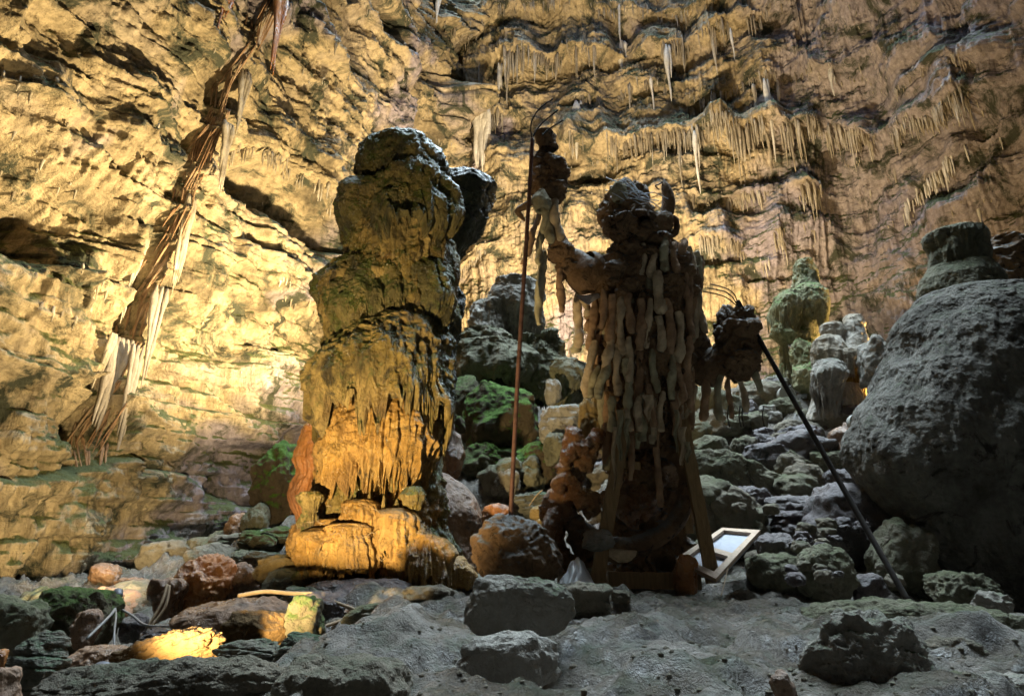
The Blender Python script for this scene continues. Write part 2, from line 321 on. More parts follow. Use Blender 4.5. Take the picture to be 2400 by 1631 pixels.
# ledges: (polyline in the photo, protrusion, height)
LEDGES = [
    ([(1200, 165), (1300, 150), (1400, 130), (1480, 125), (1560, 112), (1660, 95), (1780, 62), (1860, 25)], 1.0, 1.5),
    ([(1000, 60), (1250, 45), (1400, 30), (1560, 35), (1720, 20)], 0.8, 1.2),
    ([(1330, 250), (1400, 220), (1500, 190), (1600, 205)], 0.6, 1.0),
    ([(1340, 350), (1420, 345), (1560, 335), (1680, 325), (1800, 320), (1960, 300), (2060, 330)], 1.1, 0.9),
    ([(1640, 235), (1760, 205), (1860, 190), (1980, 178)], 0.6, 0.8),
    ([(1090, 180), (1180, 160)], 0.5, 0.8),
    ([(1100, 300), (1200, 285)], 0.5, 0.6),
    ([(1600, 470), (1700, 470), (1860, 470), (1950, 465)], 0.5, 0.7),
    ([(1620, 585), (1700, 590), (1830, 570)], 0.35, 0.6),
    ([(2100, 330), (2200, 300), (2330, 265)], 0.8, 1.0),
    ([(2110, 500), (2180, 420), (2300, 340), (2400, 300)], 0.5, 1.1),
    ([(2110, 230), (2250, 190), (2400, 150)], 0.4, 1.4),
    ([(1050, 640), (1130, 600), (1230, 560)], 0.4, 0.5),
    ([(30, 560), (150, 620), (260, 660), (350, 700)], 0.5, 0.9),
    ([(0, 180), (120, 240), (220, 310), (310, 370)], 0.35, 1.2),
    ([(569, 338), (680, 400), (780, 470)], 0.5, 0.6),
    ([(560, 70), (660, 110), (760, 200)], 0.5, 0.8),
    ([(0, 400), (100, 430), (200, 480)], 0.5, 0.8),
]
CLEFT = np.array([wall_hit(*p) for p in [(590, -250), (545, 0), (500, 250), (455, 430), (400, 640), (350, 800), (290, 960), (230, 1080), (120, 1290), (80, 1370)]])
HOLL = []
for (px, py, rs_, rz, dep) in [(1000, 185, 0.7, 0.5, 1.2), (990, 330, 0.8, 1.5, 2.8), (960, 200, 0.6, 0.9, 1.3), (1060, 330, 0.5, 0.5, 0.7), (640, 440, 1.3, 0.65, 1.3), (725, 545, 1.0, 0.55, 1.1), (1380, 410, 0.9, 0.35, 1.0),
                               (1640, 250, 0.6, 0.7, 0.8), (560, 790, 0.7, 0.5, 0.5), (60, 450, 1.3, 0.7, 1.4), (20, 520, 1.0, 0.5, 0.9), (870, 60, 0.8, 0.5, 0.7), (250, 1000, 0.5, 0.6, 0.6), (2010, 480, 0.6, 1.2, 0.6), (500, 230, 0.35, 0.4, 0.6), (2230, 450, 0.7, 0.35, 0.6), (2290, 310, 0.8, 0.35, 0.5), (1800, 420, 0.9, 0.6, 0.6), (1680, 620, 0.8, 0.25, 0.4), (1790, 660, 1.2, 0.2, 0.4)]:
    a, b = wall_hit(px, py); HOLL.append((a, b, rs_, rz, -dep, 2))
for (px, py, rs_, rz, dep) in [(1035, 250, 0.55, 0.6, 1.3), (2330, 200, 1.3, 1.0, 0.8), (2180, 190, 1.1, 1.9, 0.7), (2260, 470, 0.9, 0.6, 0.55), (2350, 420, 0.7, 0.5, 0.5)]:
    a, b = wall_hit(px, py); HOLL.append((a, b, rs_, rz, dep, 4))
def wall_disp(s, z):
    d = 0.9 * fbm(s / 7, z / 7, 0.3, 3) + 0.12
    left = 1 - sstep(cum[3] - 1.0, cum[3] + 1.0, s)
    right = sstep(cum[4] - 0.8, cum[4] + 1.0, s)
    for T, A, L, sd in ((1.7, 0.42, 4.0, 1), (0.62, 0.20, 1.7, 2), (0.24, 0.10, 0.75, 3)):
        amp = A * (0.34 + 0.90 * left) * (1 - 0.3 * right)
        zz = z + (0.12 + 0.10 * left) * T * 2 * pn(s / 3.1, z / 2.5, sd * 3.3) - (1 - left) * (s - cum[3]) * 0.09 + 0.02 * s * left
        kk = zz / T; k = np.floor(kk); fr = kk - k
        blk = s / L + 0.35 * pn(s / L * 1.3, z / L, 7.7 * sd) + h1(k, sd) * 5; bk = np.floor(blk)
        hv = h1(k * 3.1 + bk * 7.7, sd + 5) * 0.65 + 0.35 * h1(k, sd + 9)
        k2 = k + 1; blk2 = np.floor(s / L + 0.35 * pn(s / L * 1.3, z / L, 7.7 * sd) + h1(k2, sd) * 5)
        hv2 = h1(k2 * 3.1 + blk2 * 7.7, sd + 5) * 0.65 + 0.35 * h1(k2, sd + 9)
        e = sstep(0.86, 1.0, fr); bf = blk - bk; hn = h1(k * 3.1 + (bk + 1) * 7.7, sd + 5) * 0.65 + 0.35 * h1(k, sd + 9)
        hv = hv + (hn - hv) * sstep(0.9, 1.0, bf) 
        d = d + amp * ((hv + (hv2 - hv) * e) - 0.5) * 2
        d = d - 0.18 * amp * np.exp(-((fr - 0.95) / 0.05) ** 2) 
    rough = fbm(s * 0.9, z * 1.3, 2.2, 6, 0.55); d = d + 0.20 * rough
    m = sstep(0.0, 0.25, pn(s / 2.1, z / 3.3, 9.0) + 0.25 * (1 - left) + 0.1 * right)
    d = d + m * 0.11 * ridge(s * 3.2, z * 0.35, 4.4, 3)
    d = d + 0.03 * fbm(s * 7, z * 9, 1.1, 3, 0.6) + (1 - 0.7 * left) * sstep(-0.15, 0.2, pn(s / 1.7, z / 1.4, 3.0)) * 0.045 * ridge(s * 8.5, z * 0.7, 8.0, 2)
    d = d + 0.35 * (1 - left) * fbm(s / 2.2, z / 1.6, 11.0, 3) + (1 - left) * 0.30 * (ridge(s * 0.45, z * 0.16, 5.0, 2) - 0.6)
    d = np.array(d, dtype=float); sh = d.shape; d = d.ravel(); S_, Z_ = np.asarray(s, float).ravel(), np.asarray(z, float).ravel()
    def win(a0, a1, b0, b1): return np.nonzero((S_ > a0) & (S_ < a1) & (Z_ > b0) & (Z_ < b1))[0]
    # ledges: shelf that hangs over what lies below it
    for i, (poly, pr, hh) in enumerate(LEDGES):
        ls, lz = line_sz(poly); ix = win(ls[0] - 0.75, ls[-1] + 0.75, lz.min() - 2.2, lz.max() + 3 * hh + 0.3)
        if not len(ix): continue
        a, b = S_[ix], Z_[ix]
        zl = np.interp(a, ls, lz) + 0.10 * pn(a * 1.8, 0.5 * a + i, 3.3) + 0.05 * pn(a * 6, i, 1.2)
        en = sstep(ls[0] - 0.7, ls[0] + 0.5, a) * (1 - sstep(ls[-1] - 0.5, ls[-1] + 0.7, a))
        up = b - zl; f = np.where(up > 0, np.exp(-(np.abs(up) / hh) ** 1.6), np.exp(-(up / 0.07) ** 2))
        f = f - 0.35 * np.where(up < 0, np.exp(-((up + 0.5) / 0.4) ** 2), 0)
        d[ix] += en * pr * f * np.clip(0.62 + 0.95 * pn(a * 0.9, i * 3.3), 0.1, 1.3)
    # the long cleft with curtains running down the left wall
    ls = CLEFT; o_ = np.argsort(ls[:, 1]); ix = win(ls[:, 0].min() - 3, ls[:, 0].max() + 3, -5, 99)
    if len(ix):
        a, b = S_[ix], Z_[ix]; sl = np.interp(b, ls[o_, 1], ls[o_, 0]) + 0.15 * pn(b * 0.5, 3.3)
        u = a - sl
        d[ix] += - 0.50 * np.exp(-((u + 0.20) / 0.15) ** 2) * np.clip(0.8 + 1.1 * pn(b * 0.7, 1.7), 0.1, 2) + 0.13 * np.exp(-((u - 0.08) / 0.07) ** 2) + 0.03 * np.exp(-(u / 0.4) ** 2) * ridge(a * 11, b * 0.25, 2.0, 2)
    # hollows and bulges
    for (a, b, rs_, rz, dep, pw) in HOLL:
        ix = win(a - 3 * rs_, a + 3 * rs_, b - 3 * rz, b + 3 * rz); d[ix] += dep * np.exp(-(np.abs(S_[ix] - a) / rs_) ** pw - (np.abs(Z_[ix] - b) / rz) ** pw)
    d = d.reshape(sh)
    # walls lean inward with height
    d = d + 0.03 * np.clip(z - 12, 0, 20) * (0.5 + 0.5 * left)
    return d
def wall_point(s, z, off=0.0):
    s = np.atleast_1d(s).astype(float); z = np.atleast_1d(z).astype(float)
    p = path(s) + pnorm(s) * (wall_disp(s, z) + off)[:, None]
    return np.concatenate([p, z[:, None]], 1)
def build_wall():
    s = spts(); z = np.concatenate([np.arange(-1.5, 12, 0.027), np.arange(12, 26.5, 0.031)])
    Sg, Zg = np.meshgrid(s, z)
    far = (np.minimum(np.abs(Sg - SV0), np.abs(Sg - SV1)) * ((Sg < SV0) | (Sg > SV1)))
    D = wall_disp(Sg, Zg) * (1 - 0.7 * sstep(0, 2, far))
    Pp = path(s); Nn = pnorm(s)
    X = Pp[None, :, 0] + Nn[None, :, 0] * D; Yc = Pp[None, :, 1] + Nn[None, :, 1] * D
    V = np.stack([X, Yc, Zg], -1)
    o = mesh_np("cave_wall", V, gridfaces(len(z), len(s)), M['wall']); tag(o, kind="structure")
build_wall()
def build_ceiling():  # unseen roof added, its opening shaped, to keep sky light off camera-facing rock
    n = 130; x = np.linspace(-17, 19, n); y = np.linspace(-12, 26, n); X, Yg = np.meshgrid(x, y)
    Z = 25.0 + 1.2 * fbm(X / 4, Yg / 4, 1.0, 4)
    Fq = gridfaces(n, n); cx = X.ravel()[Fq].mean(1); cy = Yg.ravel()[Fq].mean(1)
    ang = np.arctan2(cy - 11, cx - 2); hole = ((cx - 2) / 9.5) ** 2 + ((cy - 14.5) / 7.5) ** 2 < 1 + 0.25 * pn(np.cos(ang) * 2, np.sin(ang) * 2, 5)
    o = mesh_np("unseen_ceiling", np.stack([X, Yg, Z], -1), Fq[~hole], M['wall']); tag(o, kind="structure")
build_ceiling()

# ------------------------------------------------------------------ cave floor
CTRL = [  # px, py, Y  (photo point and its distance)
    (0, 1631, 2.2), (400, 1625, 2.1), (800, 1631, 2.0), (1200, 1625, 2.05), (1600, 1625, 2.05), (2000, 1625, 2.1), (2400, 1625, 2.3),
    (100, 1600, 2.9), (300, 1590, 3.0), (600, 1560, 2.9), (900, 1500, 3.0), (1100, 1500, 2.9), (1500, 1480, 3.0), (1900, 1490, 3.0), (2300, 1520, 3.0),
    (200, 1560, 3.7), (450, 1540, 3.6), (700, 1510, 3.6), (900, 1430, 4.0), (1200, 1410, 4.2), (1500, 1400, 4.4), (1800, 1410, 4.3), (2100, 1420, 4.2), (2400, 1470, 4.0),
    (60, 1520, 4.6), (260, 1510, 4.8), (420, 1480, 4.7), (650, 1450, 4.8), (850, 1390, 5.2), (1050, 1370, 5.4), (1300, 1370, 5.2), (1600, 1385, 5.2), (1900, 1400, 5.2), (2200, 1420, 5.2), (2400, 1430, 5.2),
    (100, 1470, 6.0), (280, 1440, 6.3), (500, 1400, 6.5), (700, 1360, 6.7), (950, 1330, 6.6), (1150, 1290, 6.6), (1500, 1300, 6.6), (1750, 1290, 6.8), (1950, 1270, 6.9), (2200, 1340, 6.6), (2450, 1380, 6.6),
    (100, 1420, 8.0), (350, 1385, 8.5), (600, 1320, 8.5), (820, 1200, 8.5), (1000, 1120, 8.2), (1200, 1190, 7.8), (1500, 1180, 8.5), (1700, 1160, 8.6), (1900, 1130, 8.6), (2100, 1150, 8.2), (2400, 1200, 8.0),
    (300, 1380, 10), (550, 1310, 10), (900, 1080, 10), (1150, 1090, 9.8), (1300, 1070, 10), (1600, 1050, 10), (1750, 1030, 10.2), (1900, 1010, 10.4), (2100, 1000, 10), (2400, 1100, 10),
    (500, 1330, 12), (400, 1375, 11), (100, 1410, 9.5), (900, 1030, 12), (1200, 960, 12), (1450, 1000, 12), (1650, 985, 12), (1800, 925, 12), (1950, 900, 12), (2150, 850, 12), (2450, 900, 12),
    (700, 1260, 15), (1100, 950, 15), (1400, 1030, 15), (1650, 1010, 15), (1900, 900, 15), (2200, 820, 15), (1000, 1000, 20), (1500, 1050, 18), (2000, 950, 18),
]
Q = np.array([P(*c) for c in CTRL]); EX = np.array([(x, y, 1.0) for x in (-14, -7, 0, 7, 14) for y in (-8, -3, 0.3)] + [(-13, 6, 0.5), (-10, 10, 0.6), (15, 5, 1.5), (16, 12, 5.0), (-9, 18, 1.5), (14, 20, 5), (-3, 24, 2.5), (5, 24, 2.5)]); 
Q = np.concatenate([Q, EX])
def _phi(r): return np.where(r > 1e-6, r, 0)
_A = _phi(np.linalg.norm(Q[:, None, :2] - Q[None, :, :2], axis=2)) - 0.02 * np.eye(len(Q)) * 0
_A = _A - np.eye(len(Q)) * 0.02
_W = np.linalg.solve(_A, Q[:, 2] - 1.5)
def floor_z(x, y):
    x = np.asarray(x, float); y = np.asarray(y, float); sh = x.shape; X = x.ravel(); Yf = y.ravel(); out = np.zeros(len(X))
    for i in range(0, len(X), 60000):
        r = np.hypot(X[i:i + 60000, None] - Q[None, :, 0], Yf[i:i + 60000, None] - Q[None, :, 1]); out[i:i + 60000] = r @ _W + 1.5
    return out.reshape(sh)
def floor_full(x, y):
    z = floor_z(x, y); near = 1 - sstep(5, 9, y); z = z - 0.17 * (1 - sstep(6.5, 9, y)) * np.maximum(1 - sstep(-1.3, -0.6, x + 0.12 * (y - 2)), sstep(4.7, 5.2, y)) - 0.03
    z = z + 0.16 * fbm(x * 0.8, y * 0.8, 4, 4) * (0.4 + 0.6 * (1 - near)) + 0.05 * fbm(x * 2.5, y * 2.5, 6, 4, 0.6)
    back = sstep(6.5, 8.5, y)
    rock = ridge(x * 1.1, y * 1.1, 2.0, 4) * 0.16 + 0.05 * ridge(x * 5, y * 5, 1.0, 3)
    z = z + back * rock + (1 - back) * (0.014 * ridge(x * 4, y * 5, 1.0, 3) + 0.03 * fbm(x * 1.6, y * 2.4, 9, 3) - 0.05 * sstep(0.25, 0.6, pn(x * 2.2, y * 2.6, 5)))
    tr = fbm(x * 0.55 + 3, y * 0.9, 2.2, 2) * 2.2 + 0.25 * fbm(x * 3, y * 3, 1.0, 3); tf = tr - np.floor(tr); z = z + (1 - back) * 0.075 * (np.floor(tr) + sstep(0.72, 1.0, tf)) * 0.9
    z = z - 0.16 * np.exp(-((x - 0.22) / 0.22) ** 4 - ((y - 2.62) / 0.3) ** 4)
    pit = np.exp(-((x + 3.4) / 0.6) ** 2 - ((y - 5.3) / 0.7) ** 2); z = z - 0.35 * pit
    return z
def build_floor():
    ny = 900; y = 0.6 * (26 / 0.6) ** (np.linspace(0, 1, ny)); u = np.linspace(-1.15, 1.15, 1000)
    y = np.concatenate([[-9, -6, -3, -1, 0], y]); U, Yg = np.meshgrid(u, y)
    X = U * (np.maximum(Yg, 0) * 0.95 + 2.0 + 10 * sstep(3, -2, Yg)); X = np.clip(X, -15.5, 17)
    Z = floor_full(X, Yg)
    o = mesh_np("cave_floor", np.stack([X, Yg, Z], -1), gridfaces(len(y), len(u)), M['floor']); tag(o, kind="structure")
build_floor()

# ------------------------------------------------------------------ rocks
_ico = {}
def ico(sub):
    if sub not in _ico:
        bm = bmesh.new(); bmesh.ops.create_icosphere(bm, subdivisions=sub, radius=1.0)
        _ico[sub] = (np.array([v.co[:] for v in bm.verts]), np.array([[v.index for v in f.verts] for f in bm.faces])); bm.free()
    return _ico[sub]
def rock_verts(c, size, seed, sub=6, box=3.0, cuts=5, lum=0.22, strata=0.0, det=0.05, rot=0.0, tilt=0.0, gnarl=0.0):
    v, f = ico(sub); v = v.copy(); r_ = random.Random(seed)
    nrm = (np.abs(v) ** box).sum(1) ** (-1 / box); v = v * nrm[:, None] * 0.92
    for k in range(cuts):
        d = np.array([r_.gauss(0, 1), r_.gauss(0, 1), r_.gauss(0, 0.7)]); d /= np.linalg.norm(d); h = r_.uniform(0.72, 0.95)
        q = v @ d; over = np.clip(q - h, 0, None); v = v - (over * 0.88)[:, None] * d
    n0 = v / np.linalg.norm(v, axis=1)[:, None]
    v = v * (1 + lum * fbm(v[:, 0] * 1.2 + seed, v[:, 1] * 1.2, v[:, 2] * 1.2, 3))[:, None]
    sz = np.array(size); w_ = v * sz; a = math.radians(rot); b = math.radians(tilt)
    ms = float(sz.mean())
    q = w_ / max(ms, 0.2)
    dd = det * ms * fbm(q[:, 0] * 4 + seed, q[:, 1] * 4, q[:, 2] * 4, 4, 0.55)
    if gnarl: dd = dd + gnarl * ms * (ridge(q[:, 0] * 2.6 + seed, q[:, 1] * 2.6, q[:, 2] * 2.6, 3) - 0.8) * 0.5
    if strata:
        zz = w_[:, 2] + 0.06 * pn(w_[:, 0] * 2, w_[:, 1] * 2, seed); kz = zz * (9 / max(sz[2], 0.12) * 0.35)
        st = (h1(np.floor(kz), seed) - 0.5) * (1 - sstep(0.75, 1, kz % 1)) + (h1(np.floor(kz) + 1, seed) - 0.5) * sstep(0.75, 1, kz % 1) - 0.6 * np.exp(-((kz % 1 - 0.9) / 0.1) ** 2)
        w_[:, :2] *= (1 + strata * st)[:, None]
    w_ = w_ + n0 * dd[:, None]
    ca, sa, cb, sb = math.cos(a), math.sin(a), math.cos(b), math.sin(b)
    w_ = w_ @ np.array([[cb, 0, -sb], [0, 1, 0], [sb, 0, cb]])          # tilt in the picture plane
    w_ = w_ @ np.array([[ca, sa, 0], [-sa, ca, 0], [0, 0, 1]])
    return w_ + np.array(c), f
def rect(xl, xr, yt, yb, Y, kd=0.9):
    a = P(xl, (yt + yb) / 2, Y); b = P(xr, (yt + yb) / 2, Y); t = P((xl + xr) / 2, yt, Y); d = P((xl + xr) / 2, yb, Y)
    c = np.array(((a[0] + b[0]) / 2, Y, (t[2] + d[2]) / 2)); hx = (b[0] - a[0]) / 2; hz = (t[2] - d[2]) / 2
    return c, (hx, kd * (hx + hz) / 2, hz)
def R(label, xl, xr, yt, yb, Y, mat, seed=0, kd=0.9, cat="rock", name="boulder", group=None, parent=None, **kw):
    c, sz = rect(xl, xr, yt, yb, Y, kd)
    sub = kw.pop('sub', 6 if (xr - xl) > 90 else 5)
    V, f = rock_verts(c, sz, seed or int(xl * 7 + yt) % 997, sub=sub, **kw)
    o = mesh_np(name, V, f, M[mat], parent, True, loc=(c[0], c[1], c[2] - sz[2]))
    if parent is None: tag(o, label, cat, group)
    return o

def loft_v(rows, Y, kd=0.8, nu=220, nv=220, seed=0, lump=0.06, lf=1.2, drip=0.0, dripf=26, rip=0.0, ripf=14, fine=0.015, tuck=0.0, ymax=None, smooth=True, yoff=0.0, gnarl=0.0, gf=4, skew=0.0):
    """a body from its left and right outline in the photo: rows of (py, left px, right px) from top to bottom"""
    rows = np.array(rows, float); L = np.array([P(r[1], r[0], Y) for r in rows]); Rr = np.array([P(r[2], r[0], Y) for r in rows])
    zc = (L[:, 2] + Rr[:, 2]) / 2; xc = (L[:, 0] + Rr[:, 0]) / 2; hw = (Rr[:, 0] - L[:, 0]) / 2
    t = np.linspace(0, 1, nv); d = np.concatenate([[0], np.cumsum(np.hypot(np.diff(zc), np.diff(hw)))]); d /= d[-1]
    z = np.interp(t, d, zc); x = np.interp(t, d, xc); r = np.interp(t, d, hw)
    if smooth:
        k = max(3, nv // 40); ker = np.hanning(2 * k + 3)[1:-1]; ker /= ker.sum(); kk = len(ker) // 2
        def sm(a): return np.convolve(np.pad(a, kk, mode='reflect', reflect_type='odd'), ker, 'valid')
        z, x, r = sm(z), sm(x), np.maximum(sm(r), 0.001)
    dome = np.sqrt(np.clip(t / 0.04, 0, 1)); r = r * dome
    if tuck: r = r * np.sqrt(np.clip((1 - t) / 0.05, 0, 1)) * 1.0
    th = np.linspace(0, 2 * math.pi, nu, endpoint=False); T, TH = np.meshgrid(t, th, indexing='ij')
    Rg = r[:, None] * np.ones(nu); Zg = z[:, None] * np.ones(nu)
    cx, cy = np.cos(TH), np.sin(TH)
    X0 = x[:, None] + Rg * cx; Y0 = Y + yoff + Rg * cy * kd
    if skew: Zg = Zg + skew * (X0 - x[:, None]) * sstep(0.0, 0.8, T)
    dd = lump * fbm(X0 * lf + seed, Y0 * lf, Zg * lf * 0.8, 3) * 2 + fine * fbm(X0 * 9 + seed, Y0 * 9, Zg * 7, 4, 0.6)
    rm = float(r.max())
    if gnarl: dd = dd + gnarl * (ridge(X0 * gf + seed, Y0 * gf, Zg * gf, 3) - 0.85)
    if rip:   # vertical flutes growing towards the lower rim
        rp = ridge(TH * ripf / 6.28 * 1.0 + seed + 0.15 * Zg, Zg * 0.9, seed * 1.0, 2); rp = 0.5 * (rp + ridge(X0 * ripf * 0.35 + seed, Y0 * ripf * 0.35, Zg * 0.7, 2))
        dd = dd + rip * (rp - 0.7) * sstep(0.05, 0.5, T)
    if drip:  # hanging tips at the lower rim
        q = pn(TH * dripf / 6.28 * 2 + seed, seed * 0.7, 0.3) + 0.7 * pn(TH * dripf / 6.28 * 5, seed, 1.3); q = np.clip(q * 1.1 + 0.25, 0, 1.2)
        Zg = Zg - drip * q * sstep(0.55, 1.0, T) ** 2 + 0.0; 
    fade = np.clip(Rg / (0.35 * rm + 1e-6), 0, 1); dd = dd * fade
    X = X0 + dd * cx; Yv = Y0 + dd * cy
    V = np.stack([X, Yv, Zg], -1).reshape(-1, 3)
    return V, gridfaces(nv, nu, True)
def loft(name, rows, Y, mat, parent=None, label=None, cat=None, group=None, **kw):
    V, f = loft_v(rows, Y, **kw); loc = np.array((V[:, 0].mean(), Y, V[:, 2].min()))
    o = mesh_np(name, V, f, M[mat], parent, True, loc=loc)
    if parent is None: tag(o, label, cat, group)
    return o

# ------------------------------------------------------------------ the tall stalagmite column
COLY = 6.6
col = empty("flowstone_column", P(880, 1340, COLY)); tag(col, "towering ochre stalagmite column of stacked dripping flowstone tiers", "stalagmite")
def tier(rows, name="flowstone_tier", mat='column', Y=COLY, par=col, **kw):
    a = dict(kd=0.85, nu=520, nv=300, lump=0.07, lf=1.1, drip=0.14, dripf=30, rip=0.05, ripf=26, fine=0.028, gnarl=0.035, gf=2.2); a.update(kw)
    return loft(name, rows, Y, mat, par, **a)
loft("core", [(345, 895, 1005), (370, 880, 1025), (420, 868, 1035), (480, 824, 1042), (560, 818, 1048), (585, 808, 1052), (610, 808, 1050), (680, 786, 1046), (780, 788, 1048), (850, 770, 1046), (940, 764, 1040), (1100, 764, 1030), (1200, 745, 1035), (1360, 750, 1060)], COLY, 'column', col, kd=0.8, lump=0.05, gnarl=0.05, gf=2.5, rip=0.07, ripf=30, seed=3, nu=700, nv=520)
tier([(334, 930, 970), (338, 898, 1007), (358, 862, 1034), (384, 848, 1046), (409, 845, 1054), (430, 850, 1052), (440, 880, 1040)], mat='mosscol', seed=1, drip=0.07, rip=0.03, skew=-0.12)
tier([(392, 920, 1000), (409, 870, 1054), (427, 845, 1058), (452, 808, 1060), (482, 792, 1061), (528, 791, 1066), (556, 806, 1064), (562, 835, 1040)], mat='mosscol', seed=2, drip=0.26, lump=0.13, skew=0.10)
tier([(590, 880, 960), (606, 815, 1010), (634, 768, 1035), (680, 753, 1050), (731, 744, 1062), (756, 756, 1058), (766, 790, 1035)], mat='mosscol', seed=5, drip=0.28, lump=0.12, skew=0.22)
tier([(600, 770, 820), (650, 752, 850), (731, 744, 830), (781, 764, 812), (802, 776, 800)], seed=6, drip=0.05, rip=0.04, Y=COLY - 0.25, kd=1.0, nu=240, nv=160)
tier([(742, 870, 930), (760, 820, 1000), (812, 782, 1040), (836, 764, 1058), (862, 740, 1064), (908, 729, 1066), (940, 733, 1058), (958, 760, 1040)], seed=8, drip=0.42, lump=0.12, rip=0.08, skew=-0.08, Y=COLY - 0.1)
tier([(930, 800, 960), (952, 765, 1010), (990, 748, 1028), (1040, 738, 1026), (1070, 734, 1022), (1100, 755, 1012), (1120, 790, 990)], mat='gold', seed=11, drip=0.30, lump=0.09, rip=0.09, ripf=34, Y=COLY - 0.15)
tier([(1120, 820, 960), (1150, 760, 1000), (1200, 742, 1020), (1235, 760, 1000)], mat='gold', lump=0.14, seed=13, drip=0.25, rip=0.06)
tier([(1215, 770, 940), (1250, 728, 960), (1300, 720, 970), (1340, 728, 965), (1352, 760, 940)], mat='gold', seed=15, drip=0.08, lump=0.10, rip=0.05, Y=COLY - 0.35)
tier([(1222, 920, 990), (1245, 900, 1004), (1290, 894, 1012), (1340, 897, 1008), (1366, 920, 990)], mat='gold', seed=17, drip=0.10, lump=0.07, rip=0.04, Y=COLY - 0.7, kd=1.0, nu=360)
tier([(1300, 1040, 1080), (1330, 1028, 1096), (1375, 1030, 1092)], mat='gold', seed=18, drip=0.04, Y=COLY - 0.6, kd=1.0, nu=200, nv=120)
for i, (x, yt, yb, r) in enumerate([(832, 1146, 1250, 11), (866, 1150, 1240, 9), (900, 1158, 1236, 10), (930, 1168, 1232, 13), (812, 1190, 1250, 14)]):
    V, f = loft_v([(yt, x - 2, x + 2), (yt + 12, x - r * .6, x + r * .6), ((yt + yb) / 2, x - r, x + r), (yb, x - r * 1.3, x + r * 1.3)], COLY - 0.75, kd=1, nu=40, nv=50, seed=i, lump=0.02, fine=0.008)
    mesh_np("stalagmite", V, f, M['column'], col, True, loc=V[0])
for i, (x, yt, yb, hw) in enumerate([(735, 1150, 1300, 32), (760, 1235, 1350, 42), (815, 1225, 1330, 38), (872, 1240, 1345, 34), (720, 1290, 1365, 34), (1000, 1250, 1345, 40), (845, 1170, 1260, 36), (930, 1190, 1290, 40)]):
    V, f = loft_v([(yt, x - hw * .3, x + hw * .3), (yt + 12, x - hw * .8, x + hw * .8), ((yt + yb) / 2, x - hw, x + hw), (yb, x - hw * .9, x + hw * .95)], COLY - 0.72 - 0.08 * (i % 3), kd=0.9, nu=150, nv=120, seed=i + 200, lump=0.08, rip=0.05, ripf=20, drip=0.16, dripf=24, fine=0.02, gnarl=0.03); mesh_np("flowstone_lobe", V, f, M['gold' if i % 4 else 'column'], col, True, loc=V[0])
V, f = loft_v([(1138, 955, 990), (1160, 940, 1000), (1185, 948, 992), (1215, 962, 975)], COLY - 0.75, kd=1, nu=120, nv=90, seed=9, lump=0.03, rip=0.02, drip=0.05); mesh_np("flowstone_tier", V, f, M['column'], col, True, loc=V[0])
loft("flowstone_drape", [(960, 735, 760), (1000, 712, 790), (1060, 706, 800), (1110, 710, 800), (1135, 692, 800), (1160, 685, 790), (1205, 698, 770), (1260, 712, 760), (1320, 722, 760)], COLY + 0.15, 'orange', col, kd=0.9, seed=21, lump=0.05, rip=0.04, nu=260, nv=260)
loft("flowstone_drape", [(930, 725, 745), (950, 718, 760), (985, 735, 760)], COLY + 0.1, 'orange', col, kd=0.9, seed=22, lump=0.03, nu=90, nv=80)
loft("side_bulge", [(560, 1030, 1066), (600, 1030, 1082), (640, 1030, 1084), (675, 1035, 1070), (760, 1030, 1066)], COLY + 0.25, 'column', col, kd=1.0, seed=23, lump=0.04, nu=160, nv=140)

loft("stalagmite_column", [(402, 1050, 1085), (411, 1030, 1110), (432, 1010, 1136), (467, 1000, 1146), (492, 1000, 1133), (540, 1005, 1128), (573, 1010, 1112), (611, 1000, 1092), (760, 990, 1050), (1000, 985, 1050), (1200, 980, 1060)], 7.9, 'darkstone',
     label="dark knobbly stalagmite peeping out behind the right shoulder of the tall ochre column", cat="stalagmite", kd=0.9, seed=31, lump=0.10, gnarl=0.06, gf=3, rip=0.04, nu=300, nv=320)
loft("rock_mound", [(1105, 990, 1050), (1130, 960, 1095), (1165, 940, 1130), (1220, 920, 1150), (1290, 900, 1165), (1380, 890, 1190)], 7.1, 'brown', label="smooth brown mud mound sloping down right of the column foot", cat="rock mound", kd=0.9, seed=33, lump=0.06, nu=260, nv=200)

# ------------------------------------------------------------------ formations in the gap between column and figure
def formation(label, specs, mat, Y, name="stalagmite", cat="stalagmite", seed=0, **kw):
    mb = MB()
    for i, (xl, xr, yt, yb, k) in enumerate(specs):
        if k == 0:
            V, f = loft_v([(yt, xl + (xr - xl) * .35, xr - (xr - xl) * .35), (yt + (yb - yt) * .12, xl + (xr - xl) * .1, xr - (xr - xl) * .1), (yt + (yb - yt) * .4, xl, xr), (yt + (yb - yt) * .8, xl + 2, xr - 2), (yb, xl + (xr - xl) * .1, xr - (xr - xl) * .1)],
                          Y + (i % 3) * 0.12, kd=0.9, nu=200, nv=150, seed=seed + i, **{**dict(lump=0.09, lf=1.6, rip=0.05, ripf=18, drip=0.10, fine=0.02, gnarl=0.03, gf=4), **kw})
        mb.add(V, f)
    V = np.concatenate(mb.V); o = mesh_np(name, V, np.concatenate(mb.F), M[mat], None, True, loc=(V[:, 0].mean(), Y, V[:, 2].min())); tag(o, label, cat); return o
formation("grey lumpy stalagmite cluster, shorter of the pair standing behind the rusty pole", [(1098, 1182, 700, 800, 0), (1110, 1175, 775, 860, 0), (1105, 1160, 745, 815, 0)], 'pale', 11.0, seed=40)
formation("domed grey stalagmite rising behind the rusty pole, tallest of its cluster", [(1162, 1268, 648, 755, 0), (1175, 1262, 735, 800, 0), (1185, 1230, 730, 790, 0), (1225, 1270, 730, 790, 0)], 'pale', 11.2, seed=44)
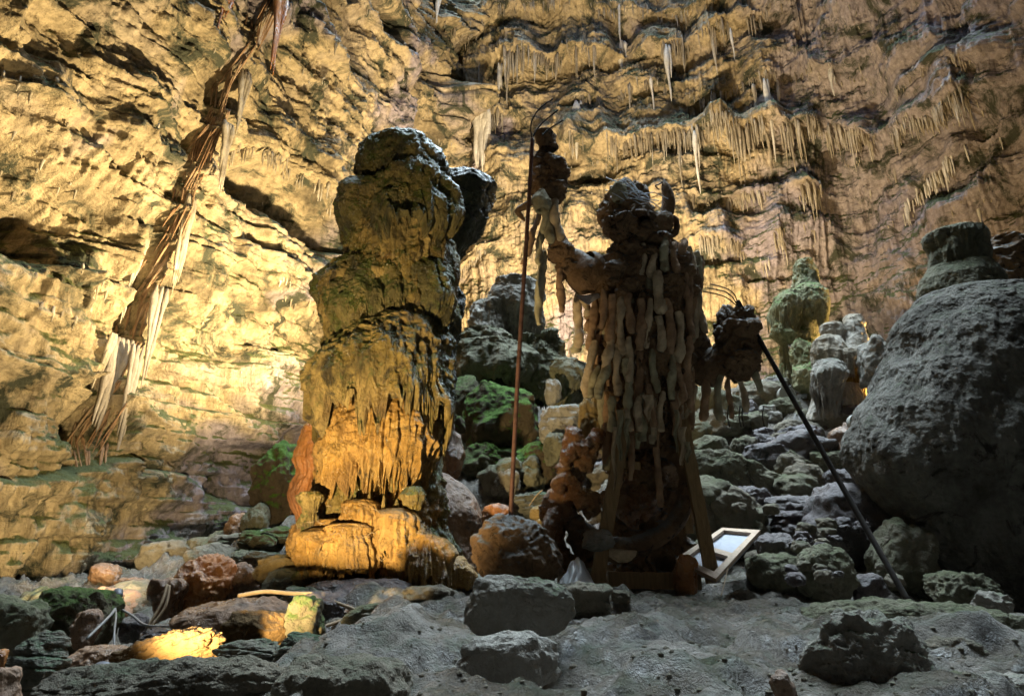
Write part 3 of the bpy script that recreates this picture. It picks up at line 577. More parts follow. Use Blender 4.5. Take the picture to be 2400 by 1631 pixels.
formation("broad green-stained flowstone bank under the domed stalagmites", [(1060, 1250, 795, 905, 0), (1070, 1200, 770, 830, 0), (1215, 1262, 780, 830, 0), (1240, 1290, 785, 850, 0), (1265, 1325, 768, 800, 0), (1200, 1330, 800, 945, 0), (1290, 1328, 790, 900, 0)], 'greenrock', 10.4, name="flowstone_bank", cat="flowstone", seed=48)
formation("squat mushroom shaped stalagmite with mossy cap left of the figure's waist", [(1288, 1385, 838, 920, 0), (1300, 1380, 900, 970, 0)], 'greenrock', 9.4, seed=56)
R("long low boulder with bright green moss top beside the rusty pole", 1075, 1268, 898, 1075, 9.0, 'brightmoss', box=2.6, cuts=2, lum=0.18)
R("narrow mossy rock wedged between column and green topped boulder", 1045, 1135, 880, 1010, 9.3, 'moss')
R("small vivid green moss tuft rock against the column's right edge", 1048, 1092, 970, 1020, 8.2, 'brightmoss')
R("grey furry stone perched beside the column above the mud mound", 1020, 1065, 980, 1040, 7.6, 'pale', gnarl=0.1)
R("brown upright rock hugging the column's right foot", 1030, 1092, 1010, 1130, 7.7, 'brown', box=2.5)
R("knobbly moss covered boulder below the green topped boulder", 1080, 1195, 1040, 1140, 8.6, 'brightmoss', gnarl=0.12)
R("flat green boulder strewn with leaf litter right of the rusty pole", 1200, 1325, 1035, 1160, 8.4, 'brightmoss', lum=0.15)
R("round grey cracked stone at the foot of the rusty pole's mossy rocks", 1150, 1220, 1100, 1165, 7.9, 'grey', gnarl=0.15)
R("tan rounded rock left of the figure's rocky crust, under the mushroom stalagmite", 1262, 1375, 945, 1060, 8.2, 'pale', strata=0.08)
R("little cream knob rock in front of the mushroom stalagmite", 1275, 1315, 890, 950, 8.8, 'pale')
R("dark pitted stone between pale knob and figure", 1272, 1330, 1015, 1090, 7.8, 'greenrock', gnarl=0.12)
R("layered grey slab behind the pyramid boulder", 1190, 1310, 1150, 1215, 7.2, 'strata', strata=0.10, cuts=2)
R("yellow green rounded stone, upper of two beside the figure's left foot", 1241, 1296, 1183, 1222, 6.3, 'yellowrock', cuts=1, box=2.4)
R("yellow green rounded stone, lower of two beside the figure's left foot", 1246, 1294, 1214, 1250, 6.2, 'yellowrock', cuts=1, box=2.4)
R("smooth orange rock patch behind the pyramid boulder's left slope", 1128, 1200, 1180, 1250, 6.9, 'orange', cuts=2)
R("rugged pyramid shaped dark boulder between column and figure", 1098, 1322, 1205, 1400, 5.0, 'papier', box=2.0, cuts=7, gnarl=0.14, lum=0.2, name="boulder", kd=0.8)

# ------------------------------------------------------------------ left: mossy rocks by the column, brown rocks
R("tall dark green mossy boulder left of the column", 594, 735, 1035, 1275, 8.8, 'brightmoss', box=2.6, gnarl=0.10, lum=0.22)
R("small dark knob against the left side of the mossy boulder", 573, 628, 1178, 1275, 8.3, 'greenrock', gnarl=0.12)
R("mossy green slab stepping down below the tall mossy boulder", 545, 710, 1238, 1330, 8.0, 'moss', strata=0.10, cuts=2)
R("little mossy cushion stone on the green slab", 582, 650, 1252, 1292, 7.6, 'moss')
R("lumpy rust brown flowstone boulder left of centre", 412, 560, 1298, 1450, 6.4, 'orange', box=2.4, gnarl=0.16, lum=0.2, cuts=2)
R("dark square edged block with two canes leaning on it", 352, 432, 1352, 1455, 6.1, 'brown', box=5, gnarl=0.05)
R("wet shining brown rock between rust boulder and column", 510, 625, 1315, 1440, 6.5, 'brown', box=2.4, cuts=1)
R("flat grey green rock with rippled top behind the wet brown rock", 560, 660, 1290, 1340, 7.0, 'strata', strata=0.06, cuts=2)
R("olive brown boulder touching the orange drape of the column", 590, 728, 1298, 1375, 6.2, 'yellowrock', box=2.3, cuts=2)
R("rounded olive rock just below the column's orange drape", 672, 726, 1250, 1320, 6.9, 'yellowrock', box=2.3, cuts=1)
R("slanting grey green rock at the column's lower left foot", 615, 735, 1328, 1410, 5.9, 'greenrock', box=2.4, cuts=2, tilt=-12)
R("broad dark slab lying in front of the column foot", 700, 990, 1352, 1450, 5.5, 'wet', box=2.6, cuts=2, lum=0.12, strata=0.04)
R("smooth brown whaleback rock behind the lamp lit block", 395, 720, 1398, 1540, 4.9, 'brown', box=2.3, cuts=1, lum=0.12)
R("squared orange block glowing in lamp light", 520, 690, 1428, 1540, 4.2, 'amber', box=5, cuts=3, lum=0.12)
R("dark green stone standing in front of the lamp lit brown slab", 672, 760, 1392, 1512, 4.2, 'moss', box=3.4, gnarl=0.08)
R("tan sloping slab right of the dark green stone", 735, 870, 1400, 1510, 4.7, 'brown', box=3, cuts=3)
R("dark elongated stone tucked against the pale foreground slope", 808, 935, 1412, 1495, 4.0, 'greenrock', gnarl=0.08, tilt=-14)
R("golden scaly ridge of rock catching the lamp light", 262, 522, 1480, 1592, 3.7, 'amber', box=2.6, cuts=1, tilt=-14, gnarl=0.16, lum=0.15, strata=0.10, kd=0.5)
R("wet reddish brown hump beside the golden ridge", 150, 345, 1508, 1610, 3.9, 'brown', box=2.3, cuts=1)
R("large green mossy slab sloping down at the far left", 60, 268, 1374, 1540, 5.4, 'moss', box=3.2, cuts=4, lum=0.15, gnarl=0.08)
R("angular moss flecked boulder at the left picture edge", -70, 105, 1400, 1560, 4.9, 'greenrock', box=3.4, cuts=5)
R("reddish cube of rock propped under the green slab", 172, 232, 1428, 1520, 5.1, 'brown', box=5)
R("layered dark boulder like a stack of plates near the left corner", 28, 152, 1480, 1640, 3.3, 'strata', strata=0.22, box=2.6, cuts=1)
R("rough dark stone filling the bottom left corner", -60, 38, 1560, 1680, 2.7, 'brown', gnarl=0.1)
R("tiny rust red stone at the left picture edge", -20, 17, 1520, 1572, 3.6, 'orange')
R("low layered grey rock in front of the glowing block", 505, 668, 1498, 1585, 3.3, 'strata', strata=0.16, box=2.8, cuts=1)
R("small stacked dark rock in front of the green stone", 640, 765, 1478, 1575, 3.2, 'strata', strata=0.14, gnarl=0.06)
R("long smooth grey slab across the lower left foreground", 60, 760, 1538, 1720, 2.5, 'grey', box=3.4, cuts=2, lum=0.10, strata=0.05, kd=0.35, sub=7, tilt=-1)
R("dark pebbly rock in the cable hollow", 285, 345, 1440, 1510, 5.6, 'wet', gnarl=0.1)
R("flaky wet rock heap below the two canes", 325, 425, 1470, 1530, 4.9, 'wet', strata=0.15, gnarl=0.08)
# foreground
R("rough block with hollow dark face at bottom centre left", 635, 975, 1535, 1760, 2.15, 'grey', box=4, cuts=4, lum=0.14, gnarl=0.05, sub=7)
R("small pale rock resting behind the whaleback's left shoulder", 935, 1062, 1368, 1425, 4.7, 'grey')
R("big rounded grey boulder in the middle foreground", 1082, 1352, 1346, 1500, 2.92, 'pale', box=2.9, cuts=4, lum=0.14, sub=7, kd=0.5)
R("flat dark rock lying under the big middle boulder", 1055, 1320, 1475, 1640, 2.5, 'pale', box=2.3, cuts=2, kd=0.5, rot=10)
R("low pitted rock behind the big middle boulder", 1285, 1440, 1362, 1450, 3.7, 'grey', gnarl=0.08, lum=0.2)
R("small dark stone at the back rim of the platform", 1425, 1478, 1382, 1415, 4.3, 'grey')
R("craggy fluted grey boulder in the right foreground", 1850, 2215, 1425, 1740, 2.15, 'pale', box=2.3, cuts=6, lum=0.18, gnarl=0.17, sub=7, kd=0.6, tilt=14)
R("smooth rounded stone behind the craggy boulder", 2125, 2300, 1482, 1610, 2.6, 'grey', box=2.6, cuts=2)
R("green tinged stone near the bottom right corner", 2215, 2315, 1568, 1680, 2.2, 'greenrock', box=2.8)
R("sandy rock in the bottom right corner", 2300, 2450, 1575, 1700, 2.15, 'pale', box=2.8)
R("long grey back slab along the right foreground", 1860, 2520, 1410, 1560, 3.7, 'greenrock', box=2.8, cuts=3, lum=0.12, kd=0.4, sub=7, tilt=5)
R("thin rust brown shard standing on the platform", 1808, 1862, 1570, 1650, 2.0, 'brown', cuts=7, tilt=-25)

# ------------------------------------------------------------------ right: slope rocks
R("long mossy shouldered boulder behind the figure's timber frame", 1600, 1835, 1062, 1180, 8.3, 'greenrock', box=2.4, cuts=2, tilt=10, kd=0.5, sub=7)
R("moss cushioned rock left on the slope, beside the wet pool", 1628, 1708, 1018, 1090, 9.0, 'greenrock', box=2.4)
R("pointed moss covered rock on the slope right of the wet pool", 1712, 1775, 1020, 1100, 9.1, 'greenrock', gnarl=0.05)
R("rough dark rock crest under the hanging right hand", 1640, 1760, 940, 1015, 11.0, 'greenrock', gnarl=0.2, lum=0.2)
R("craggy blue grey crest rock below the green pinnacle", 1765, 1900, 888, 965, 11.6, 'pale', gnarl=0.2, lum=0.2)
R("smooth oval mossy boulder high on the slope", 1798, 1884, 934, 985, 10.6, 'greenrock', box=2.3, cuts=1)
R("flattened mossy boulder with striped top beside the pale disc", 1922, 2005, 948, 1000, 9.9, 'greenrock', box=2.3, cuts=1)
R("dark smooth pebble boulder above the striped boulder", 1965, 2010, 932, 962, 10.6, 'grey', box=2.3, cuts=0)
R("hooded brown boulder with fuzzy top in the middle of the slope", 1818, 1930, 984, 1065, 9.6, 'grey', box=2.5, cuts=2)
R("upright fluted rock leaning on the giant boulder", 1950, 2035, 990, 1110, 8.7, 'brown', gnarl=0.1)
R("mossy ledge rock right of centre on the slope", 1800, 1925, 1050, 1140, 8.8, 'greenrock', strata=0.06)
R("dark undercut rock below the mossy ledge", 1835, 1935, 1085, 1160, 8.4, 'grey', box=2.6)
R("rock shelf with green rim beside the dark pole", 1890, 1985, 1055, 1110, 8.6, 'greenrock', cuts=3)
R("shiny wet boulder crossed by the dark pole", 1928, 2010, 1098, 1160, 8.0, 'wet', box=2.4, cuts=1)
R("angular dark boulder right behind the timber frame", 1638, 1775, 1142, 1265, 7.2, 'grey', cuts=7, lum=0.2)
R("second dark angular rock behind the angular boulder", 1718, 1812, 1138, 1215, 7.7, 'wet', cuts=6)
R("broad wet rippled rock glistening blue on the slope", 1795, 2010, 1158, 1265, 7.4, 'wet', strata=0.14, gnarl=0.10, lum=0.15, kd=0.8)
R("dark broken slab behind the framed sheet", 1770, 1880, 1245, 1330, 6.4, 'wet', cuts=6)
R("mossy angular boulder right of the framed sheet", 1748, 1890, 1290, 1420, 6.1, 'greenrock', cuts=6, gnarl=0.08, lum=0.2)
R("tall triangular mottled boulder in the dark hollow", 1862, 2005, 1272, 1420, 5.8, 'greenrock', cuts=7, box=2.2, gnarl=0.06)
R("small pale topped rock deep in the dark hollow", 1990, 2075, 1342, 1420, 5.8, 'wet', gnarl=0.1)
R("dark leaning rock at the end of the dark pole", 2045, 2185, 1215, 1400, 6.3, 'greenrock', cuts=6, tilt=20)
R("jumbled dark rocks at the far right base of the slope", 2180, 2330, 1340, 1440, 5.6, 'greenrock', gnarl=0.2, lum=0.2)
R("pale crumbled rock at the right edge of the hollow", 2280, 2370, 1385, 1450, 5.0, 'pale', gnarl=0.2)
rb = random.Random(11)
for i in range(46):       # loose stones scattered over the slope
    px = rb.uniform(1690, 2100); py = rb.uniform(1180, 1360); s = rb.uniform(8, 22); Y = np.interp(py, [1180, 1360], [7.3, 5.6]) - 0.25
    if px < 1830 and py > 1215: px += 160
    c = P(px, py, Y); V, f = rock_verts(c, (s * Y / F, s * Y / F, s * Y / F * 0.7), i + 500, sub=4, cuts=5)
    o = mesh_np("loose_stone", V, f, M['wet' if i % 2 else 'grey'], loc=c); tag(o, "loose dark stone scattered over the wet slope right of the framed sheet", "stone", "loose stones on the wet slope")
for i in range(26):
    px = rb.uniform(1640, 1960); py = rb.uniform(885, 1010) if px > 1760 else rb.uniform(950, 1010); s = rb.uniform(7, 18); Y = 11.3
    c = P(px, py, Y - (py - 885) / 125 * 1.3); V, f = rock_verts(c, (s * Y / F, s * Y / F, s * Y / F * 0.8), i + 700, sub=4, cuts=4, gnarl=0.1)
    o = mesh_np("rubble_stone", V, f, M['pale' if i % 2 else 'greenrock'], loc=c); tag(o, "grey rubble stone on the crest below the hanging right hand", "stone", "rubble on the slope crest")

# ------------------------------------------------------------------ the giant boulder on the right with its crowned stalagmite
loft("giant_boulder", [(676, 2190, 2310), (692, 2155, 2400), (730, 2118, 2520), (780, 2090, 2600), (850, 2064, 2660), (900, 2048, 2700), (960, 2030, 2720), (1020, 2014, 2740), (1075, 2006, 2740), (1120, 2030, 2730), (1170, 2068, 2720), (1250, 2130, 2700), (1340, 2190, 2700), (1420, 2230, 2700)],
     6.6, 'boulder', label="giant pale speckled boulder with dark undercut face on the right", cat="boulder", kd=0.62, seed=61, lump=0.08, lf=0.8, fine=0.018, nu=1000, nv=600, gnarl=0.022, gf=1.9, rip=0.03, ripf=22)
crown = empty("crowned_stalagmite", P(2250, 720, 6.7)); tag(crown, "squat stalagmite with fringed cap sitting on top of the giant boulder", "stalagmite")
loft("fringed_cap", [(536, 2200, 2270), (545, 2178, 2300), (560, 2176, 2306), (575, 2180, 2308), (590, 2190, 2300)], 6.7, 'greenrock', crown, kd=0.9, seed=62, lump=0.05, drip=0.16, dripf=40, rip=0.04, nu=400, nv=160)
loft("core", [(545, 2200, 2290), (600, 2185, 2305), (640, 2185, 2300)], 6.75, 'greenrock', crown, kd=0.9, seed=63, lump=0.03, rip=0.05, nu=300, nv=120)
loft("body_bulge", [(612, 2210, 2290), (625, 2180, 2320), (655, 2168, 2338), (690, 2172, 2345), (725, 2190, 2340), (760, 2200, 2330)], 6.7, 'greenrock', crown, kd=0.9, seed=64, lump=0.05, rip=0.02, nu=300, nv=200)
loft("stalagmite", [(556, 2330, 2370), (575, 2308, 2390), (620, 2308, 2402), (680, 2325, 2400), (740, 2330, 2400), (760, 2335, 2395)], 7.4, 'papier', label="blackened knobbly stalagmite beside the fringed cap at the right edge", cat="stalagmite", kd=1, seed=65, lump=0.08, gnarl=0.06, gf=4, nu=240, nv=220)
# the pinnacle and the seated formation
pin = empty("green_pinnacle", P(1870, 950, 11.8)); tag(pin, "green mossy pointed stalagmite with spreading hood, tallest on the right slope", "stalagmite")
def pl(name, rows, mat='pinn', Y=11.8, **kw):
    a = dict(kd=0.9, lump=0.10, lf=1.4, rip=0.04, drip=0.12, fine=0.025, nu=240, nv=170); a.update(kw); loft(name, rows, Y, mat, pin, **a)
pl("tip", [(606, 1877, 1893), (614, 1866, 1903), (640, 1858, 1913), (680, 1848, 1922), (720, 1842, 1928), (760, 1845, 1925)], 'pinn', seed=71, lump=0.04, rip=0.02)
pl("hood", [(664, 1885, 1905), (672, 1866, 1920), (690, 1850, 1934), (715, 1845, 1940), (735, 1850, 1938), (748, 1862, 1925)], 'pinn', seed=72, Y=11.5, lump=0.04, drip=0.25)
pl("hood", [(682, 1835, 1865), (688, 1822, 1880), (705, 1810, 1886), (728, 1804, 1880), (748, 1806, 1860)], 'pinn', seed=73, Y=11.4, drip=0.35, lump=0.04)
pl("hood", [(690, 1912, 1928), (698, 1903, 1936), (715, 1900, 1940), (735, 1906, 1934)], 'pinn', seed=74, Y=11.3, drip=0.15, lump=0.03)
pl("stem", [(720, 1868, 1925), (780, 1862, 1935), (860, 1868, 1940), (980, 1865, 1945)], seed=75, Y=11.9, lump=0.05, rip=0.07)
pl("stem", [(740, 1832, 1842), (790, 1832, 1846), (850, 1830, 1852), (900, 1826, 1858), (950, 1822, 1866)], 'pinn', seed=76, Y=11.4, drip=0, lump=0.02)
pl("knob", [(756, 1815, 1835), (764, 1807, 1848), (785, 1808, 1866), (800, 1822, 1862), (806, 1835, 1855)], 'pinn', seed=77, Y=11.3, drip=0.03, lump=0.03)
R("small blue grey rock pile at the pinnacle's right foot", 1855, 1908, 800, 880, 11.0, 'pinn', gnarl=0.2, strata=0.1)
R("pale clumpy rock below the small rock pile", 1860, 1925, 850, 925, 10.8, 'pinn', gnarl=0.2)
sf = empty("seated_stalagmite", P(1985, 960, 9.9)); tag(sf, "amber stalagmite group shaped like a seated figure with round head", "stalagmite")
def sl(name, rows, mat, Y, **kw):
    a = dict(kd=0.9, lump=0.06, lf=1.6, rip=0.03, drip=0.05, fine=0.015, nu=240, nv=180); a.update(kw); loft(name, rows, Y, mat, sf, **a)
sl("head_knob", [(736, 1985, 2000), (742, 1972, 2012), (760, 1965, 2022), (785, 1968, 2022), (820, 1960, 2030), (870, 1950, 2040)], 'stal', 9.9, seed=81)
sl("shoulder_lump", [(757, 1935, 1960), (765, 1924, 1970), (780, 1925, 1972), (792, 1935, 1965)], 'stal', 9.9, seed=82)
sl("shoulder_lump", [(785, 1930, 1970), (800, 1915, 1975), (830, 1910, 1980), (870, 1920, 1980)], 'stal', 9.7, seed=83)
sl("curtain_body", [(790, 1990, 2035), (830, 1980, 2045), (880, 1960, 2050), (960, 1950, 2052), (980, 1950, 2050)], 'yellowrock', 10.0, seed=84, rip=0.09, ripf=30)
sl("shoulder_lump", [(820, 1965, 2000), (832, 1955, 2005), (860, 1960, 2000), (880, 1965, 1995)], 'stal', 9.6, seed=86)
sl("hooded_lump", [(842, 1925, 1955), (855, 1910, 1972), (880, 1900, 1980), (910, 1898, 1972), (935, 1905, 1960)], 'pale', 9.5, seed=85, drip=0.25, rip=0.05)
sl("foot", [(900, 1920, 2000), (960, 1915, 2010), (985, 1905, 2020)], 'stal', 9.8, seed=87, rip=0.08)
R("grey cauliflower rock between seated stalagmite and giant boulder", 2020, 2085, 790, 920, 9.2, 'pale', gnarl=0.15)

def scatter_rocks(n, x0, x1, y0, y1, r0, r1, mats, seed, name, label, cat, group, sink=0.35, keep=None, gn=0.08):
    r_ = random.Random(seed); xs = []; 
    while len(xs) < n:
        x, y = r_.uniform(x0, x1), r_.uniform(y0, y1)
        if keep is None or keep(x, y): xs.append((x, y))
    z = floor_full(np.array([a for a, b in xs]), np.array([b for a, b in xs]))
    for i, (x, y) in enumerate(xs):
        r = r_.uniform(r0, r1) * (1 if r_.random() > 0.2 else 1.5); sz = (r * r_.uniform(0.8, 1.4), r * r_.uniform(0.8, 1.2), r * r_.uniform(0.5, 0.9))
        V, f = rock_verts((x, y, z[i] + sz[2] * (1 - 2 * sink)), sz, seed * 100 + i, sub=5, cuts=6, gnarl=gn, lum=0.2, rot=r_.uniform(0, 180), tilt=r_.uniform(-18, 18))
        o = mesh_np(name, V, f, M[mats[i % len(mats)]], loc=(x, y, z[i])); tag(o, label, cat, group)
scatter_rocks(85, 1.1, 5.6, 6.6, 11.5, 0.16, 0.42, ['wet', 'greenrock', 'grey'], 31, "slope_boulder", "dark damp boulder packed among others on the slope right of the figure", "rock", "boulders packed on the right slope", keep=lambda x, y: x < 0.9 + 0.45 * y and x > 0.12 * y)
scatter_rocks(26, -5.6, -2.0, 7.2, 10.2, 0.15, 0.36, ['brown', 'greenrock', 'grey'], 32, "bank_boulder", "brown and grey rock on the low bank between left wall and column", "rock", "rocks on the bank below the left wall")
scatter_rocks(16, -1.1, 0.9, 8.0, 10.0, 0.15, 0.34, ['moss', 'greenrock'], 33, "mossy_stone", "mossy stone in the gap between the column and the horned figure", "rock", "mossy stones in the gap behind the rusty pole")
scatter_rocks(18, -3.6, -1.1, 3.3, 5.6, 0.07, 0.17, ['wet', 'brown', 'strata'], 34, "hollow_stone", "wet stone in the low hollow left in front of the column", "stone", "wet stones in the left hollow", keep=lambda x, y: x > -0.75 * y)
def chips():
    r_ = random.Random(5); mb = MB(); v, f = ico(1); n = 2600; x = np.array([r_.uniform(-1, 1) for _ in range(n)]); y = np.array([1.9 + 6.5 * r_.random() ** 1.6 for _ in range(n)]); x = x * 0.85 * y
    z = floor_full(x, y); 
    for i in range(n):
        s_ = r_.uniform(0.0015, 0.006) * (1 + y[i] * 0.3) * (1.7 if r_.random() < 0.08 else 1); q = v * np.array((r_.uniform(.7, 1.5), r_.uniform(.7, 1.3), r_.uniform(.4, .8))) * s_ * (1 + 0.25 * np.sin(v[:, :1] * 7 + i)); mb.add(q + np.array((x[i], y[i], z[i] + s_ * 0.2)), f)
    o = mb.build("gravel_chips", M['grey'], None, smooth=False); tag(o, "scattered gravel chips and grit on the cave floor", "gravel", kind="stuff")
chips()

# ------------------------------------------------------------------ stalactites and fringes on the walls
def cone(mb, top, bot, r, seed=0, n=7, flat=1.0, k=7):
    t = np.linspace(0, 1, k); top = np.array(top); bot = np.array(bot)
    p = top + (bot - top) * t[:, None]; p[:, 0] += r * 0.25 * np.sin(t * 5 + seed); rr = r * (1 - t) ** 0.7 * np.minimum(1, 0.3 + t * 5) * (0.9 + 0.25 * np.sin(t * 9 + seed * 1.7)) + 0.006
    V, f = tube(p, rr, n=n, lump=0.2, seed=seed, flat=flat); mb.add(V, f)
def fringe(label, poly, n, lmin, lmax, r, seed, mat='stal', long=0.08, depth=0.35, kind=None, group=None):
    r_ = np.random.RandomState(seed); ls, lz = line_sz(poly); s = np.sort(r_.uniform(ls[0], ls[-1], n)); z = np.interp(s, ls, lz) + 0.05
    # clumps: lengths follow a slow noise so tips form scallops
    cl = 0.5 + 0.9 * pn(s * 1.1, seed, 0.2) + 0.5 * pn(s * 4, seed, 2.2); off = r_.uniform(-depth, 0.02, n) * (1 + 0 * s)
    kp = pn(s * 1.3, seed * 3.1, 5.5) + 0.4 * pn(s * 5, seed, 7.7) > -0.12; s, z, cl, off = s[kp], z[kp], cl[kp], off[kp]; n = len(s)
    pt = wall_point(s, z + 0.08, 0) + np.c_[pnorm(s) * (off - 0.05)[:, None], r_.uniform(-0.22, 0.02, n)]
    ln = lmin + (lmax - lmin) * np.clip(cl, 0.05, 1) * r_.uniform(0.4, 1, n); ln = np.where(r_.uniform(0, 1, n) < long, ln * 1.7, ln)
    mb = MB()
    for i in range(n):
        rr = r * r_.uniform(0.5, 1.4) * (0.6 + ln[i] / lmax * 0.5)
        cone(mb, pt[i] + np.array((0, 0, 0.04)), pt[i] - np.array((0, 0, ln[i] + 0.1)), rr, i, n=6, k=6)
    V = np.concatenate(mb.V); o = mesh_np("stalactite_fringe", V, np.concatenate(mb.F), M[mat], None, True, loc=(V[:, 0].mean(), V[:, 1].mean(), V[:, 2].max()))
    tag(o, label, "stalactites", kind="stuff")
fringe("long row of thin stalactites under the uppermost long ledge", LEDGES[0][0], 300, 0.25, 1.5, 0.045, 1, long=0.1)
fringe("short fringe of stalactites along the ledge at the top picture edge", LEDGES[1][0], 240, 0.15, 0.7, 0.04, 2)
fringe("sloping fringe of small stalactites leading down to the big white stalactite", LEDGES[2][0], 150, 0.15, 0.8, 0.035, 3)
fringe("thick curtain of stalactites under the long middle ledge", LEDGES[3][0], 420, 0.3, 1.6, 0.05, 4, long=0.06, depth=0.6)
fringe("orange tinted fringe below the ledge with the long slender stalactite", LEDGES[4][0], 170, 0.1, 0.6, 0.035, 5)
fringe("small cluster of stalactites in the dark corner of the two walls", LEDGES[5][0], 40, 0.3, 1.1, 0.05, 6)
fringe("low fringe in the wall corner above the ribbed curtain", LEDGES[6][0], 70, 0.3, 1.0, 0.045, 7)
fringe("weak brown fringe behind the figure's horn", LEDGES[7][0], 150, 0.2, 0.9, 0.04, 8)
fringe("lowest brown fringe left of the green pinnacle", LEDGES[8][0], 120, 0.2, 0.9, 0.035, 9)
fringe("white edged fringe under the big ledge on the right wall", LEDGES[9][0], 110, 0.15, 0.7, 0.04, 10)
fringe("pale drip fringe below the rounded hollow on the right wall", LEDGES[10][0], 170, 0.2, 0.9, 0.045, 11, 'white_stal')
fringe("sparse fringe under the smooth bulges of the right wall", LEDGES[11][0], 90, 0.1, 0.5, 0.03, 12)
fringe("arched fringe above the grey stalagmites behind the rusty pole", LEDGES[12][0], 90, 0.1, 0.55, 0.03, 13)
fringe("rust orange fringe near the top of the long cleft", [(460, 62), (490, 75), (528, 95)], 60, 0.4, 1.1, 0.04, 14, 'orange')
fringe("dark brown fringe above the left wall's middle band", [(30, 560), (150, 620), (260, 660), (350, 700)], 70, 0.1, 0.5, 0.03, 15)
fringe("fine stalactite fringe under the slanting ledge left of the column's top", [(569, 338), (680, 400), (780, 470)], 70, 0.1, 0.5, 0.03, 16)
ST = [ # px, py top, py bottom, width px, label, material
    (1350, 250, 376, 24, "big white stalactite hanging beside the left puppet's head", 'white_stal'),
    (1450, 20, 106, 11, "single white stalactite near the top edge, above the long fringe", 'white_stal'),
    (1455, 108, 180, 24, "stout pale stalactite in the long upper fringe", 'white_stal'),
    (1562, 118, 238, 17, "longest pale stalactite of the long upper fringe", 'white_stal'),
    (1527, 192, 266, 10, "thin free hanging stalactite under the upper fringe's middle", 'white_stal'),
    (1252, 124, 196, 11, "brown stalactite at the left end of the upper fringe", 'stal'),
    (1169, 160, 248, 15, "forked stalactite, left one in the wall corner cluster", 'white_stal'),
    (1189, 168, 248, 11, "forked stalactite, right one in the wall corner cluster", 'stal'),
    (1391, 112, 188, 9, "slim stalactite left of the stout pale one", 'stal'),
    (1669, 72, 178, 12, "tapering stalactite at the right part of the upper fringe", 'stal'),
    (1714, 80, 140, 9, "short white stalactite at the right end of the upper fringe", 'white_stal'),
    (1794, 200, 380, 14, "very long slender stalactite right of centre on the wall", 'white_stal'),
    (1766, 212, 292, 11, "medium stalactite left of the very long slender one", 'stal'),
    (1822, 203, 254, 14, "stubby stalactite right of the very long slender one", 'stal'),
    (1945, 165, 226, 15, "isolated pale triple tipped stalactite high on the right", 'white_stal'),
    (1628, 322, 455, 13, "pale pointed stalactite in the thick curtain above the horn", 'white_stal'),
    (1734, 335, 432, 11, "brown pointed stalactite in the right half of the thick curtain", 'stal'),
    (1764, 330, 405, 12, "ochre stalactite ending above the thick curtain's right gap", 'stal'),
    (1800, 330, 405, 8, "thin brown stalactite right under the very long one", 'stal'),
    (2088, 360, 446, 10, "thin brown stalactite left of the pale drip fringe", 'stal'),
    (2285, 455, 535, 14, "white dripping stalactite above the fringed cap", 'white_stal'),
    (1590, 340, 440, 9, "slim stalactite just left of the pale pointed one above the horn", 'stal'),
    (1151, 330, 474, 10, "thin white stalactite reaching down beside the dark knobbly stalagmite", 'white_stal'),
    (1100, 215, 285, 14, "ribbed grey stalactite left in the wall corner", 'white_stal'),
]
for i, (px, yt, yb, wd, lab, mt) in enumerate(ST):
    s, z = wall_hit(px, yt); p = wall_point(s, z + 0.1, -0.02)[0]; s2, z2 = wall_hit(px, yt, float(wall_disp(np.array([s]), np.array([z]))[0]))
    Y = p[1] + 0.02; top = P(px, yt, Y); bot = P(px, yb, Y); bot[0] = top[0]; r = wd / 2 * Y / F
    mb = MB(); cone(mb, top + np.array((0, 0, 0.25)), bot, r, i, n=14, k=26)
    if i % 3 != 1: cone(mb, top + np.array((r * 1.1, 0.03, 0.25)), top + (bot - top) * 0.55 + np.array((r * 1.0, 0, 0)), r * 0.6, i + 9, n=10, k=16)
    o = mb.build("stalactite", M[mt], None, loc=top); tag(o, lab, "stalactite")
def curtain(label, pt, pb, wd, mat='grey_stal', seed=0, ribs=5, out=0.22):
    """draped sheet: a row of fused tubes between two photo points of the wall"""
    mb = MB(); n = ribs
    s1, z1 = wall_hit(*pt); s2, z2 = wall_hit(*pb); a = wall_point(s1, z1, out)[0]; b = wall_point(s2, z2, 0)[0]
    nn = pnorm(np.array([s2]))[0]; b[:2] = (path(np.array([s2]))[0] + nn * (float(wall_disp(np.array([s1]), np.array([z1]))[0]) + out))
    wr = wd * math.hypot(*a[:2]) / F
    tdir = np.array([nn[1], -nn[0], 0]); r_ = random.Random(seed)
    for i in range(n):
        o_ = (i / (n - 1) - 0.5) * wr * 1.6 if n > 1 else 0; q = b * (1 - 0.0) + (a - b) * (0.0 if i == n // 2 else r_.uniform(0.05, 0.45))
        cone(mb, a + tdir * o_ + np.array((0, 0, 0.2)), q + tdir * o_ * 0.5, wr * 0.5, i + seed, n=9, k=22)
    o = mb.build("stalactite_curtain", M[mat], None, loc=a); tag(o, label, "stalactite"); return o
curtain("pointed grey stalactite blade hanging free right in the cleft, middle height", (400, 690), (355, 907), 15, seed=1, ribs=3)
curtain("broad speckled grey curtain hanging left in the lower cleft", (335, 810), (275, 1010), 22, seed=2, ribs=5)
curtain("long lilac grey stalactite beside the broad curtain in the lower cleft", (345, 830), (290, 1095), 13, seed=3, ribs=3)
curtain("thin tan ribs along the cleft above the grey blade", (448, 480), (405, 690), 14, 'stal', 4, 5, 0.2)
curtain("brown curtain bending at the very top of the cleft", (445, 10), (414, 110), 18, 'orange', 5, 4)
curtain("dark orange ribs at the top right side of the cleft", (548, 20), (520, 220), 20, 'orange', 6, 6, 0.2)
curtain("tan ribs hanging below the dark hole in the cleft", (533, 200), (510, 330), 14, 'stal', 7, 4, 0.2)
curtain("tan ribs in the upper middle of the cleft", (492, 320), (470, 470), 14, 'stal', 8, 5, 0.2)
